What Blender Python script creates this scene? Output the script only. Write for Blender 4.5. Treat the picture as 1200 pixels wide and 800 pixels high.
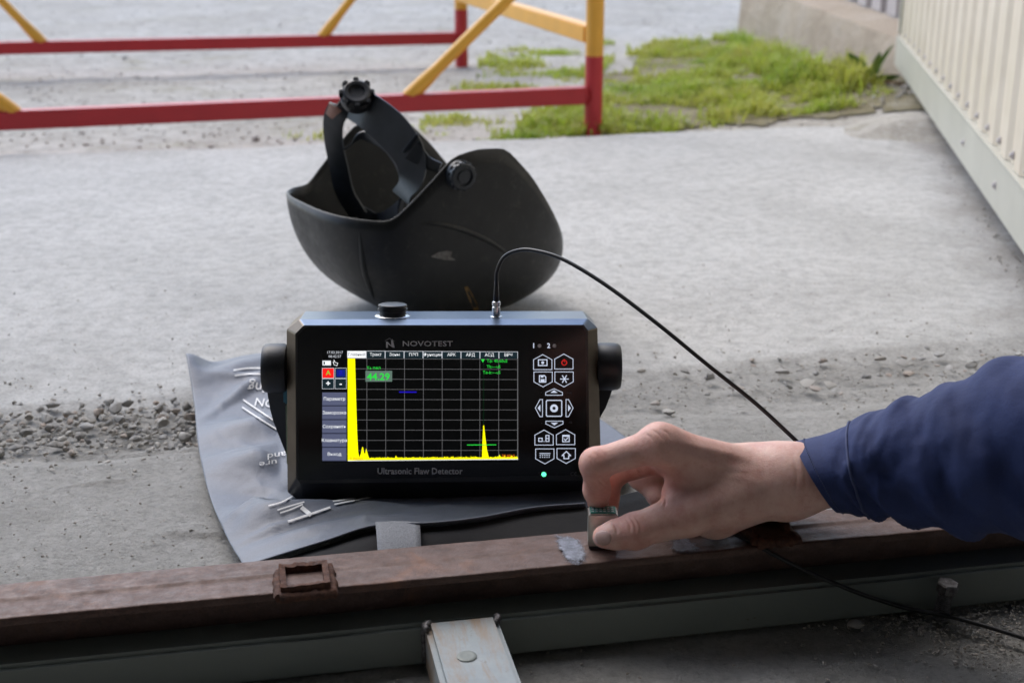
import bpy, bmesh, math, random
import numpy as np
from mathutils import Vector, Matrix, Euler
from mathutils.bvhtree import BVHTree

for o in list(bpy.data.objects):
    bpy.data.objects.remove(o)
random.seed(7)
rng = np.random.default_rng(7)
S = bpy.context.scene
COL = S.collection

# ------------------------------------------------------------------ camera, sky, sun, exposure
H = 0.475                                   # eye height: photographer crouching
F = 1600.0                                  # focal length in pixels of a 1200 wide frame
PITCH = math.atan(530 / F)
CP, SP = math.cos(PITCH), math.sin(PITCH)
cam = bpy.data.cameras.new('camera')
cam.sensor_width = 36; cam.lens = 36 * F / 1200
cam.clip_start = .01; cam.clip_end = 2000
cam.dof.use_dof = True; cam.dof.focus_distance = .98; cam.dof.aperture_fstop = 10
camo = bpy.data.objects.new('camera', cam); COL.objects.link(camo)
camo.location = (0, 0, H); camo.rotation_euler = (math.pi/2 - PITCH, 0, 0)
S.camera = camo

SUN_EL, SUN_AZ = math.radians(52), math.radians(-32)      # azimuth from +Y towards +X
w = bpy.data.worlds.new('World'); S.world = w; w.use_nodes = True
nt = w.node_tree
sky = nt.nodes.new('ShaderNodeTexSky'); sky.sky_type = 'NISHITA'; sky.sun_disc = False
sky.sun_elevation = SUN_EL; sky.sun_rotation = SUN_AZ
sky.dust_density = 1.6; sky.air_density = 1.0; sky.ozone_density = 1.0
bg = nt.nodes['Background']; bg.inputs[1].default_value = 0.15
nt.links.new(sky.outputs[0], bg.inputs[0])
sl = bpy.data.lights.new('sun', 'SUN'); sl.energy = 0.8; sl.angle = math.radians(50); sl.color = (1, .97, .92)
so = bpy.data.objects.new('sun', sl); COL.objects.link(so)
sd = Vector((math.sin(SUN_AZ)*math.cos(SUN_EL), math.cos(SUN_AZ)*math.cos(SUN_EL), math.sin(SUN_EL)))
so.rotation_euler = sd.to_track_quat('Z', 'Y').to_euler()
S.view_settings.view_transform = 'Standard'; S.view_settings.look = 'None'
S.view_settings.exposure = 1.12; S.view_settings.gamma = 1
S.cycles.max_bounces = 6
S.render.film_transparent = False

# ------------------------------------------------------------------ where a pixel of the photograph lies in the place
def ray(x, y):
    u = (x-600)/F; v = (y-400)/F
    return np.array([u, CP - v*SP, -SP - v*CP])
def G(x, y, z=0.):
    d = ray(x, y); return np.array([0, 0, H]) + d*((z-H)/d[2])
def PY(x, y, Y):
    d = ray(x, y); return np.array([0, 0, H]) + d*(Y/d[1])
def proj(P):
    P = np.asarray(P, float) - np.array([0, 0, H])
    zc = P[..., 1]*CP - P[..., 2]*SP
    return np.stack([600+F*P[..., 0]/zc, 400-F*(P[..., 1]*SP+P[..., 2]*CP)/zc], -1)
BA = math.atan(.2)                          # the workshop is turned against the view
E1 = np.array([math.cos(BA), math.sin(BA)]); E2 = np.array([-math.sin(BA), math.cos(BA)])
def B(u, v, z=0.):
    q = u*E1 + v*E2; return np.array([q[0], q[1], z])
def Pv(x, y, v):
    d = ray(x, y); return np.array([0, 0, H])+d*(v/(d[0]*E2[0]+d[1]*E2[1]))
def toB(x, y): return x*E1[0]+y*E1[1], x*E2[0]+y*E2[1]

# ------------------------------------------------------------------ materials
def newmat(name):
    m = bpy.data.materials.new(name); m.use_nodes = True
    return m, m.node_tree, m.node_tree.nodes['Principled BSDF']
def N(nt, t, **kw):
    n = nt.nodes.new('ShaderNode'+t)
    for k, v in kw.items():
        if k in n.inputs: n.inputs[k].default_value = v
        else: setattr(n, k, v)
    return n
def coords(nt): return N(nt, 'TexCoord').outputs['Object']
def noise(nt, vec, scale, detail=6, rough=.6, dist=0.):
    n = N(nt, 'TexNoise', Scale=scale, Detail=detail, Roughness=rough, Distortion=dist)
    nt.links.new(vec, n.inputs['Vector']); return n.outputs[0]
def ramp(nt, fac, stops):
    r = N(nt, 'ValToRGB'); e = r.color_ramp.elements
    while len(e) < len(stops): e.new(.5)
    for k, (p, c) in enumerate(stops):
        e[k].position = p; e[k].color = (c if len(c) == 4 else (*c, 1)) if hasattr(c, '__len__') else (c, c, c, 1)
    nt.links.new(fac, r.inputs[0]); return r.outputs[0]
def mix(nt, fac, a, b, mode='MIX'):
    n = N(nt, 'Mix', data_type='RGBA', blend_type=mode)
    for sock, v in ((0, fac), (6, a), (7, b)):
        if hasattr(v, 'is_linked'): nt.links.new(v, n.inputs[sock])
        elif hasattr(v, '__len__'): n.inputs[sock].default_value = (*v[:3], 1)
        else: n.inputs[sock].default_value = v
    return n.outputs[2]
def bump(nt, bsdf, hgt, strength=.3, dist=.002, prev=None):
    b = N(nt, 'Bump', Strength=strength, Distance=dist); nt.links.new(hgt, b.inputs['Height'])
    if prev is not None: nt.links.new(prev, b.inputs['Normal'])
    nt.links.new(b.outputs[0], bsdf.inputs['Normal']); return b.outputs[0]
def L(nt, a, b): nt.links.new(a, b)

def simple(name, c1, c2=None, scale=60., rough=.5, metal=0., bs=0., bscale=400., spec=.5, emit=None, es=1., rvar=0., coat=0.):
    m, nt, p = newmat(name)
    p.inputs['Roughness'].default_value = rough; p.inputs['Metallic'].default_value = metal
    p.inputs['Specular IOR Level'].default_value = spec
    if coat: p.inputs['Coat Weight'].default_value = coat; p.inputs['Coat Roughness'].default_value = .08
    v = coords(nt)
    if c2 is None: p.inputs['Base Color'].default_value = (*c1, 1)
    else:
        L(nt, ramp(nt, noise(nt, v, scale), [(.35, c1), (.65, c2)]), p.inputs['Base Color'])
    if rvar: L(nt, ramp(nt, noise(nt, v, scale*1.7), [(.3, max(0, rough-rvar)), (.7, min(1, rough+rvar))]), p.inputs['Roughness'])
    if bs: bump(nt, p, noise(nt, v, bscale), bs, .001)
    if emit:
        p.inputs['Emission Color'].default_value = (*emit, 1); p.inputs['Emission Strength'].default_value = es
    return m

def concrete_mat():
    m, nt, p = newmat('weathered concrete'); v = coords(nt)
    c = ramp(nt, noise(nt, v, 1.5, 9, .68, .5), [(.26, (.36, .355, .335)), (.48, (.48, .477, .46)), (.72, (.545, .543, .525))])
    st = N(nt, 'Mapping'); st.inputs['Scale'].default_value = (1, 1.25, 1); L(nt, v, st.inputs['Vector'])
    c = mix(nt, ramp(nt, noise(nt, st.outputs[0], 3.2, 9, .72, .6), [(.46, 0), (.66, .7)]), c, (.585, .58, .562))
    c = mix(nt, ramp(nt, noise(nt, st.outputs[0], 7, 10, .78, .8), [(.54, 0), (.72, .5)]), c, (.28, .27, .25))
    # brown dirt and the gate leaf's soft shade, both put into the colour
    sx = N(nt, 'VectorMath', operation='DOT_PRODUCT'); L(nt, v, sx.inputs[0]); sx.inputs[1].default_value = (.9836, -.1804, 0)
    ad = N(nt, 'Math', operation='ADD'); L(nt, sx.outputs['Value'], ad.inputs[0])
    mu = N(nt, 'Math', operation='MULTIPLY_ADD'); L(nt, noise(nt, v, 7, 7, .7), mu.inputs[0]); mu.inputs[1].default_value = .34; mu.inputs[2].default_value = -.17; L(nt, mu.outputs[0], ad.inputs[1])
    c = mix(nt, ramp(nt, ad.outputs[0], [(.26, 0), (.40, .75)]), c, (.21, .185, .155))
    c = mix(nt, ramp(nt, noise(nt, v, 55, 6, .75), [(.44, .0), (.74, .6)]), c, (.20, .195, .185))
    c = mix(nt, ramp(nt, noise(nt, v, 330, 3, .6), [(.3, .5), (.5, 0)]), c, (.18, .175, .165))
    L(nt, c, p.inputs['Base Color']); p.inputs['Roughness'].default_value = .88; p.inputs['Specular IOR Level'].default_value = .25
    b = bump(nt, p, noise(nt, v, 34, 10, .75), .55, .006)
    bump(nt, p, noise(nt, v, 420, 4, .7), .5, .0012, b)
    return m
def floor_mat():
    m, nt, p = newmat('dusty workshop floor'); v = coords(nt)
    c = ramp(nt, noise(nt, v, 7, 9, .65, .4), [(.3, (.37, .36, .335)), (.52, (.48, .47, .445)), (.75, (.56, .55, .525))])
    c = mix(nt, ramp(nt, noise(nt, v, 160, 6, .75), [(.45, 0), (.70, .55)]), c, (.20, .195, .18))
    c = mix(nt, ramp(nt, noise(nt, v, 23, 8, .7, 1.), [(.58, 0), (.68, .7)]), c, (.60, .59, .565))
    L(nt, c, p.inputs['Base Color']); p.inputs['Roughness'].default_value = .92; p.inputs['Specular IOR Level'].default_value = .2
    b = bump(nt, p, noise(nt, v, 45, 10, .78), 1., .009)
    bump(nt, p, noise(nt, v, 500, 4, .7), .6, .0012, b)
    return m
def yard_mat():
    m, nt, p = newmat('trodden sandy gravel'); v = coords(nt)
    c = ramp(nt, noise(nt, v, 2.2, 8, .65, .3), [(.3, (.36, .335, .29)), (.5, (.47, .445, .40)), (.72, (.54, .525, .485))])
    c = mix(nt, ramp(nt, noise(nt, v, 20, 10, .85), [(.44, 0), (.64, .85)]), c, (.22, .20, .17))
    c = mix(nt, ramp(nt, noise(nt, v, 90, 5, .8), [(.5, 0), (.68, .6)]), c, (.55, .545, .53))
    # thin moss and dead grass between the stones
    c = mix(nt, ramp(nt, noise(nt, v, 3.1, 6, .7, .4), [(.56, 0), (.72, .45)]), c, (.24, .23, .11))
    L(nt, c, p.inputs['Base Color']); p.inputs['Roughness'].default_value = .95; p.inputs['Specular IOR Level'].default_value = .2
    b = bump(nt, p, noise(nt, v, 30, 9, .75), .7, .012)
    return m
def soil_mat():
    m, nt, p = newmat('mossy soil'); v = coords(nt)
    c = ramp(nt, noise(nt, v, 9, 8, .7), [(.3, (.13, .12, .06)), (.5, (.21, .18, .10)), (.72, (.36, .33, .26))])
    L(nt, c, p.inputs['Base Color']); p.inputs['Roughness'].default_value = .95
    bump(nt, p, noise(nt, v, 60, 8, .8), .8, .01); return m
def stone_mat(name, a, b_):
    m, nt, p = newmat(name); v = coords(nt)
    oi = N(nt, 'ObjectInfo')
    c = ramp(nt, noise(nt, v, 90, 7, .7), [(.3, a), (.7, b_)])
    c = mix(nt, .75, c, ramp(nt, oi.outputs['Random'], [(0, (.62, .6, .56)), (.35, (.9, .9, .92)), (.7, (1.15, 1.12, 1.06)), (.93, (.95, .75, .62)), (1, (1.2, 1.2, 1.2))]), 'MULTIPLY')
    L(nt, c, p.inputs['Base Color']); p.inputs['Roughness'].default_value = .85
    bump(nt, p, noise(nt, v, 350, 6, .7), .4, .001); return m
def rust_mat():
    m, nt, p = newmat('rusty steel'); v = coords(nt)
    mp = N(nt, 'Mapping'); mp.vector_type = 'TEXTURE'; mp.inputs['Rotation'].default_value = (0, 0, BA); mp.inputs['Scale'].default_value = (2.2, 1, 1); L(nt, v, mp.inputs['Vector'])
    c = ramp(nt, noise(nt, mp.outputs[0], 95, 10, .72, .0), [(.28, (.040, .020, .015)), (.46, (.085, .044, .033)), (.60, (.118, .066, .052)), (.78, (.18, .118, .098))])
    c = mix(nt, ramp(nt, noise(nt, v, 420, 6, .8), [(.47, 0), (.64, .75)]), c, (.048, .028, .024))
    c = mix(nt, ramp(nt, noise(nt, v, 19, 7, .7, .6), [(.58, 0), (.70, .6)]), c, (.20, .082, .036))
    L(nt, c, p.inputs['Base Color'])
    L(nt, ramp(nt, noise(nt, v, 120), [(.3, .38), (.7, .66)]), p.inputs['Roughness'])
    c = mix(nt, ramp(nt, noise(nt, v, 7, 6, .65), [(.40, .0), (.64, .45)]), c, (.150, .098, .080)); L(nt, c, p.inputs['Base Color'])
    p.inputs['Metallic'].default_value = .2
    bump(nt, p, noise(nt, v, 480, 8, .75), .5, .0009); return m
def stub_mat():
    m, nt, p = newmat('orange flaking rust'); v = coords(nt)
    c = ramp(nt, noise(nt, v, 160, 8, .75), [(.3, (.035, .018, .014)), (.5, (.105, .045, .028)), (.68, (.19, .082, .045)), (.85, (.30, .19, .14))])
    L(nt, c, p.inputs['Base Color']); p.inputs['Roughness'].default_value = .8
    bump(nt, p, noise(nt, v, 420, 8, .8), .9, .002); return m
def chipped(name, paint, under, amount=.68, scale=40., rough=.45, stretch=(1, 1, 1)):
    m, nt, p = newmat(name); v = coords(nt)
    mp = N(nt, 'Mapping'); mp.vector_type = 'TEXTURE'; mp.inputs['Rotation'].default_value = (0, 0, BA); mp.inputs['Scale'].default_value = tuple(1/q for q in stretch); L(nt, v, mp.inputs['Vector']); v2 = mp.outputs[0]
    base = mix(nt, ramp(nt, noise(nt, v2, scale*.4, 6), [(.3, 0), (.7, .5)]), paint, tuple(x*.75 for x in paint))
    f = ramp(nt, noise(nt, v2, scale, 9, .72, .3), [(amount, 0), (amount+.03, 1)])
    L(nt, mix(nt, f, base, under), p.inputs['Base Color'])
    L(nt, ramp(nt, f, [(0, rough), (1, .85)]), p.inputs['Roughness'])
    bump(nt, p, noise(nt, v, 300, 5), .15, .001); return m
def skin_mat():
    m, nt, p = newmat('skin'); v = coords(nt)
    c = ramp(nt, noise(nt, v, 48, 9, .72), [(.32, (.55, .285, .235)), (.5, (.66, .41, .345)), (.68, (.73, .50, .425))])
    att = N(nt, 'Attribute'); att.attribute_name = 'flush'
    c = mix(nt, att.outputs['Fac'], c, (.62, .24, .19))
    c = mix(nt, ramp(nt, noise(nt, v, 240, 4, .7), [(.55, 0), (.75, .25)]), c, (.42, .19, .13))
    L(nt, c, p.inputs['Base Color'])
    p.inputs['Roughness'].default_value = .5; p.inputs['Specular IOR Level'].default_value = .35
    p.inputs['Subsurface Weight'].default_value = .22; p.inputs['Subsurface Radius'].default_value = (.012, .004, .002); p.inputs['Subsurface Scale'].default_value = .5
    vo = N(nt, 'TexVoronoi', Scale=900.); L(nt, v, vo.inputs['Vector'])
    b = bump(nt, p, vo.outputs['Distance'], .18, .0006)
    bump(nt, p, noise(nt, v, 130, 6, .7), .25, .0015, b); return m
def cloth_mat(name, a, b_, weave=1600., rough=.8, sheen=.25, bstr=.25):
    m, nt, p = newmat(name); v = coords(nt)
    c = ramp(nt, noise(nt, v, 22, 6, .6), [(.3, a), (.7, b_)])
    c = mix(nt, ramp(nt, noise(nt, v, 900, 2), [(.35, .3), (.65, 0)]), c, tuple(x*.6 for x in a))
    L(nt, c, p.inputs['Base Color']); p.inputs['Roughness'].default_value = rough
    p.inputs['Sheen Weight'].default_value = sheen; p.inputs['Sheen Roughness'].default_value = .4
    b = bump(nt, p, noise(nt, v, 45, 5), .25, .004)
    bump(nt, p, noise(nt, v, weave, 2), bstr, .0004, b); return m
def grass_mat():
    m, nt, p = newmat('young grass'); v = coords(nt)
    c = ramp(nt, noise(nt, v, 3.2, 7, .65), [(.28, (.50, .46, .08)), (.5, (.42, .52, .045)), (.72, (.25, .46, .035))])
    c = mix(nt, ramp(nt, noise(nt, v, 60, 4, .75), [(.42, 0), (.66, .75)]), c, (.46, .40, .20))
    L(nt, c, p.inputs['Base Color']); p.inputs['Roughness'].default_value = .6
    t = N(nt, 'BsdfTranslucent'); L(nt, c, t.inputs[0])
    ms = N(nt, 'MixShader'); ms.inputs[0].default_value = .4
    L(nt, p.outputs[0], ms.inputs[1]); L(nt, t.outputs[0], ms.inputs[2]); L(nt, ms.outputs[0], nt.nodes['Material Output'].inputs[0])
    return m
def mask_mat():
    m, nt, p = newmat('black helmet shell'); v = coords(nt)
    c = ramp(nt, noise(nt, v, 18, 7, .7), [(.35, (.009, .010, .010)), (.7, (.018, .019, .018))])
    c = mix(nt, ramp(nt, noise(nt, v, 70, 8, .8, .5), [(.55, 0), (.72, .7)]), c, (.075, .070, .060))
    L(nt, c, p.inputs['Base Color'])
    L(nt, ramp(nt, noise(nt, v, 60, 6, .7), [(.3, .34), (.7, .56)]), p.inputs['Roughness'])
    bump(nt, p, noise(nt, v, 500, 3), .12, .0006); return m

MT = dict(
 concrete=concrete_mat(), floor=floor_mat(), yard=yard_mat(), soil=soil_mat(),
 stone=stone_mat('grey stone', (.27, .26, .24), (.46, .45, .43)), chip=stone_mat('pale stone chips', (.26, .255, .245), (.44, .435, .42)),
 rust=rust_mat(), stub=stub_mat(),
 graypaint=chipped('grey green paint', (.20, .225, .205), (.10, .05, .035), .66, 30, .5, (.35, 1, 1)),
 bluepaint=chipped('pale blue paint with rust streaks', (.31, .355, .365), (.24, .16, .105), .60, 22, .45, (1.5, .22, 1)),
 bare=simple('ground bare steel', (.11, .12, .145), (.25, .265, .31), 260, .34, .7, .5, 420, rvar=.12),
 weld=simple('grey weld', (.07, .065, .065), (.22, .215, .22), 300, .5, .5, .7, 400),
 red=chipped('red enamel', (.47, .022, .03), (.16, .03, .025), .655, 35, .42, (1, 1, 1)),
 yellow=chipped('yellow enamel', (.78, .40, .045), (.28, .14, .05), .67, 35, .42, (1, 1, 1)),
 gate=simple('cream gate sheet', (.62, .545, .43), (.69, .615, .50), 9, .42, 0, .05, 60, rvar=.08),
 gateframe=chipped('ivory gate frame paint', (.50, .49, .42), (.22, .17, .12), .76, 22, .45),
 fence=simple('grey lilac fence sheet', (.46, .42, .42), (.55, .51, .50), 8, .45),
 dark=simple('dark gap', (.05, .05, .05), None, rough=.8),
 wall=None, grass=grass_mat(),
 leaf=simple('weed leaf', (.10, .20, .03), (.18, .28, .06), 60, .5),
 stem=simple('brown dead stalk', (.22, .11, .05), (.30, .2, .1), 60, .7),
 skin=skin_mat(), nail=simple('thumb nail', (.44, .275, .235), (.48, .31, .27), 200, .42),
 navy=cloth_mat('navy work cloth', (.010, .021, .088), (.016, .033, .128), 1500, .82, .03),
 thread=simple('navy thread', (.045, .06, .14), None, rough=.8),
 bag=cloth_mat('grey nylon', (.112, .130, .172), (.152, .170, .212), 2200, .50, .10, .14),
 lining=cloth_mat('black lining', (.010, .010, .011), (.016, .016, .018), 1200, .9, .0),
 webbing=simple('grey webbing', (.13, .14, .16), (.22, .23, .25), 900, .7, 0, .8, 900),
 print=simple('white print', (.80, .80, .80), None, rough=.5),
 mask=mask_mat(), maskedge=simple('worn rim with highlight', (.05, .05, .047), (.10, .10, .095), 90, .45),  # rim: wear plus the rolled edge's highlight, put into a lighter colour
 scuff_glint=simple('grey scuff', (.12, .11, .10), (.26, .25, .23), 220, .55, 0, .3, 300),  # scratch on the shell, its light reflection put into the grey
 gold=simple('worn gold print', (.10, .06, .02), (.34, .20, .06), 160, .5),
 band=simple('dark blue grey plastic', (.022, .027, .033), (.035, .04, .048), 50, .36, 0, .1, 200),
 pad=simple('sweat pad in lit tone', (.42, .22, .17), (.55, .33, .26), 60, .6),  # light through the sweatband put into its reddish colour
 body=simple('anodised black case', (.010, .010, .011), (.014, .014, .015), 80, .34, 0, .05, 900, spec=.55),
 bevel=simple('case edge with tan reflection', (.13, .105, .075), (.16, .13, .095), 60, .34, .75, .04, 900),  # tan reflection of the surroundings put into the edge colour
 top=simple('case top with sky reflection', (.075, .11, .17), (.095, .13, .19), 60, .32, .85, .04, 900),  # blue sky reflection put into the base colour of the black case
 glass=simple('black front glass', (.004, .004, .0045), None, rough=.16, spec=.35),
 knob=simple('black rubber', (.008, .0085, .010), (.013, .0135, .016), 100, .42, 0, .1, 600),
 teal=simple('pale green port cover', (.22, .30, .22), (.33, .38, .28), 120, .5), cyan=simple('blue port flap', (.06, .25, .36), None, rough=.4),
 silver=simple('satin nickel', (.55, .56, .58), (.68, .69, .70), 100, .22, 1., .05, 400),
 chrome=simple('milled steel', (.42, .42, .40), (.54, .54, .52), 120, .36, .9, .1, 600),
 pcb=simple('green probe label', (.02, .16, .13), (.05, .24, .19), 500, .4),
 cable=simple('black cable jacket', (.010, .010, .011), (.014, .014, .015), 50, .38),
 greyprint=simple('grey print', (.68, .68, .69), None, rough=.5), dimprint=simple('dim grey print', (.22, .22, .23), None, rough=.5),
 keyline=simple('backlit key line', (.3, .32, .36), None, rough=.5, emit=(.42, .47, .58), es=.62),
 keydim=simple('dim key print', (.08, .085, .10), None, rough=.5), keyfill=simple('key rubber', (.010, .011, .014), None, rough=.45),
 keyred=simple('red power icon', (.2, .01, .01), None, rough=.5, emit=(.35, .01, .008), es=.6),
 led=simple('green led', (.1, .6, .3), None, rough=.4, emit=(.10, 1, .42), es=1.),
)
SC = dict(black=(.0008, .001, .001), yellow=(1, .93, 0), white=(.85, .87, .9), grid=(.11, .11, .115), btn=(.085, .095, .16), btnedge=(.03, .035, .07),
          dk=(.008, .018, .024), red=(.85, .012, .01), blue=(.004, .012, .20), bblue=(.012, .006, .42), green=(.02, .62, .05), gbox=(.10, .16, .13), gdark=(.0015, .035, .008), orange=(.75, .16, .01), txt=(.55, .57, .62))
for k, c in SC.items():
    MT['s_'+k] = simple('screen '+k, (.002, .002, .002), None, rough=.3, spec=.2, emit=c, es=.55)
def wall_mat():
    m, nt, p = newmat('old cast concrete'); v = coords(nt)
    c = ramp(nt, noise(nt, v, 7, 8, .65), [(.3, (.36, .29, .215)), (.55, (.46, .385, .30)), (.75, (.52, .46, .385))])
    c = mix(nt, ramp(nt, noise(nt, v, 16, 8, .75), [(.58, 0), (.7, .6)]), c, (.26, .21, .16))
    L(nt, c, p.inputs['Base Color']); p.inputs['Roughness'].default_value = .9
    bump(nt, p, noise(nt, v, 30, 8, .7), .7, .015); return m
MT['wall'] = wall_mat()
def streak_mat():
    m, nt, p = newmat('pale blue paint with rust runs'); v = coords(nt)
    mp = N(nt, 'Mapping'); mp.vector_type = 'TEXTURE'; mp.inputs['Rotation'].default_value = (0, 0, BA); mp.inputs['Scale'].default_value = (.7, 5, 1); L(nt, v, mp.inputs['Vector'])
    c = ramp(nt, noise(nt, v, 30, 6, .7), [(.3, (.20, .235, .25)), (.7, (.28, .315, .325))])
    c = mix(nt, ramp(nt, noise(nt, mp.outputs[0], 45, 7, .7, .3), [(.44, 0), (.60, .8)]), c, (.25, .165, .095))
    c = mix(nt, ramp(nt, noise(nt, v, 180, 6, .8), [(.58, 0), (.68, .6)]), c, (.16, .12, .09))
    L(nt, c, p.inputs['Base Color']); p.inputs['Roughness'].default_value = .5
    bump(nt, p, noise(nt, v, 260, 6, .7), .2, .001); return m
MT['bluepaint'] = streak_mat()
def gel_mat():
    m, nt, p = newmat('bright ground steel under gel'); v = coords(nt)
    c = ramp(nt, noise(nt, v, 230, 7, .75), [(.3, (.06, .06, .07)), (.5, (.14, .148, .175)), (.72, (.28, .295, .34))])
    L(nt, c, p.inputs['Base Color']); p.inputs['Metallic'].default_value = .45; p.inputs['Roughness'].default_value = .32
    bump(nt, p, noise(nt, v, 300, 7, .75), .5, .0012)
    at = N(nt, 'Attribute'); at.attribute_name = 'rim'
    ad = N(nt, 'Math', operation='MULTIPLY_ADD'); L(nt, noise(nt, v, 150, 6, .8), ad.inputs[0]); ad.inputs[1].default_value = 1.5; L(nt, at.outputs['Fac'], ad.inputs[2])
    L(nt, ramp(nt, ad.outputs[0], [(.0, 1), (.0, 1), (1.35/2, 1), (1.62/2, 0)]) if False else ramp(nt, (lambda q: (L(nt, ad.outputs[0], q.inputs[0]), q.outputs[0])[1])(N(nt, 'Math', operation='MULTIPLY', Value=.5)), [(.66, 1), (.80, 0)]), p.inputs['Alpha'])
    return m
MT['gel'] = gel_mat()
MT['shop'] = simple('grimy workshop paint', (.45, .446, .435), (.51, .506, .49), 3, .8)

# ------------------------------------------------------------------ objects
MW = {}                                     # world matrix of every thing
def tag(o, label=None, cat=None, group=None, kind=None):
    if label: o['label'] = label
    if cat: o['category'] = cat
    if group: o['group'] = group
    if kind: o['kind'] = kind
    return o
def thing(name, loc, label, cat, rot=None, group=None):
    o = bpy.data.objects.new(name, None); COL.objects.link(o); o.empty_display_size = .05
    M = Matrix.Translation(Vector(loc)) @ (rot.to_4x4() if rot is not None else Matrix())
    o.matrix_world = M; MW[o.name] = M
    return tag(o, label, cat, group)
class MB:
    """collects geometry, several materials, then becomes ONE mesh object"""
    def __init__(s): s.v = []; s.f = []; s.m = []; s.n = 0
    def add(s, V, Fc, mi=0):
        V = np.asarray(V, float).reshape(-1, 3)
        s.v.append(V); s.f += [tuple(i+s.n for i in f) for f in Fc]; s.m += [mi]*len(Fc); s.n += len(V); return s
    def box(s, c, size, R=None, mi=0, bev=0.):
        a, b, d = [q/2 for q in size]
        if bev:
            bm = bmesh.new(); bmesh.ops.create_cube(bm, size=1)
            for v in bm.verts: v.co = Vector((v.co.x*size[0], v.co.y*size[1], v.co.z*size[2]))
            bmesh.ops.bevel(bm, geom=bm.edges[:], offset=bev, segments=2, affect='EDGES')
            V = np.array([v.co[:] for v in bm.verts]); Fc = [[v.index for v in f.verts] for f in bm.faces]; bm.free()
        else:
            V = np.array([(x, y, z) for x in (-a, a) for y in (-b, b) for z in (-d, d)])
            Fc = [(0, 1, 3, 2), (4, 6, 7, 5), (0, 4, 5, 1), (2, 3, 7, 6), (0, 2, 6, 4), (1, 5, 7, 3)]
        if R is not None: V = V @ np.asarray(R).T
        return s.add(V+np.asarray(c), Fc, mi)
    def tube(s, P, r, n=12, mi=0, cap=True):
        P = np.asarray(P, float); k = len(P); r = np.broadcast_to(np.asarray(r, float), (k,))
        T = np.gradient(P, axis=0); T /= np.linalg.norm(T, axis=1)[:, None]+1e-12
        up = np.array([0, 0, 1.]) if abs(T[0][2]) < .9 else np.array([1., 0, 0])
        a = np.cross(T[0], up); a /= np.linalg.norm(a); V = []
        for i in range(k):
            a = a - T[i]*np.dot(a, T[i]); a /= np.linalg.norm(a); b = np.cross(T[i], a)
            for j in range(n):
                t = 2*math.pi*j/n; V.append(P[i]+r[i]*(math.cos(t)*a+math.sin(t)*b))
        Fc = [(i*n+j, i*n+(j+1) % n, (i+1)*n+(j+1) % n, (i+1)*n+j) for i in range(k-1) for j in range(n)]
        if cap: Fc += [tuple(range(n))[::-1], tuple((k-1)*n+j for j in range(n))]
        return s.add(V, Fc, mi)
    def lathe(s, prof, c=(0, 0, 0), R=None, n=24, mi=0):
        V = [(r*math.cos(2*math.pi*j/n), r*math.sin(2*math.pi*j/n), z) for r, z in prof for j in range(n)]
        k = len(prof); Fc = [(i*n+j, i*n+(j+1) % n, (i+1)*n+(j+1) % n, (i+1)*n+j) for i in range(k-1) for j in range(n)]
        Fc += [tuple(range(n))[::-1], tuple((k-1)*n+j for j in range(n))]
        V = np.array(V)
        if R is not None: V = V @ np.asarray(R).T
        return s.add(V+np.asarray(c), Fc, mi)
    def grid(s, V, nu, nv, mi=0, close=False):
        Fc = [(i*nv+j, (i+1)*nv+j, (i+1)*nv+j+1, i*nv+j+1) for i in range(nu-1) for j in range(nv-1)]
        if close: Fc += [(i*nv+nv-1, (i+1)*nv+nv-1, (i+1)*nv, i*nv) for i in range(nu-1)]
        return s.add(V, Fc, mi)
    def build(s, name, mats, parent=None, smooth=False, local=False):
        me = bpy.data.meshes.new(name); V = np.concatenate(s.v)
        if parent is not None and not local:
            Mi = np.array(MW[parent.name].inverted()); V = V @ Mi[:3, :3].T + Mi[:3, 3]
        me.from_pydata(V.tolist(), [], s.f)
        mats = mats if isinstance(mats, (list, tuple)) else [mats]
        for m in mats: me.materials.append(MT[m])
        if len(mats) > 1: me.polygons.foreach_set('material_index', s.m)
        me.update()
        bm = bmesh.new(); bm.from_mesh(me); bmesh.ops.recalc_face_normals(bm, faces=bm.faces); bm.to_mesh(me); bm.free()
        if smooth: me.shade_smooth() if smooth is True else (me.shade_smooth(), me.set_sharp_from_angle(angle=math.radians(smooth)))
        o = bpy.data.objects.new(name, me); COL.objects.link(o)
        if parent is not None: o.parent = parent; MW[o.name] = MW[parent.name]
        else: MW[o.name] = Matrix()
        return o
def spline(P, n, closed=False):
    """Catmull-Rom through P"""
    P = np.asarray(P, float); k = len(P)
    if closed: Q = np.concatenate([P[-1:], P, P[:2]]); seg = k
    else: Q = np.concatenate([2*P[:1]-P[1:2], P, 2*P[-1:]-P[-2:-1]]); seg = k-1
    out = []
    for i in range(n):
        t = i/(n if closed else n-1)*seg; j = min(int(t), seg-1); t -= j
        a, b, c, d = Q[j:j+4]
        out.append(.5*((2*b)+(-a+c)*t+(2*a-5*b+4*c-d)*t*t+(-a+3*b-3*c+d)*t**3))
    return np.array(out)
_nt = {}
def vnoise(x, y, seed=0):
    if seed not in _nt: _nt[seed] = np.random.default_rng(seed+100).random((256, 256))
    T = _nt[seed]; xi = np.floor(x).astype(int); yi = np.floor(y).astype(int); fx = x-xi; fy = y-yi
    fx = fx*fx*(3-2*fx); fy = fy*fy*(3-2*fy)
    g = lambda i, j: T[i % 256, j % 256]
    return (g(xi, yi)*(1-fx)+g(xi+1, yi)*fx)*(1-fy)+(g(xi, yi+1)*(1-fx)+g(xi+1, yi+1)*fx)*fy-.5
def fbm(x, y, oct=4, seed=0):
    r = 0; a = 1
    for k in range(oct): r = r+a*vnoise(x*2**k+k*17.3, y*2**k-k*9.1, seed+k); a *= .5
    return r
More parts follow.
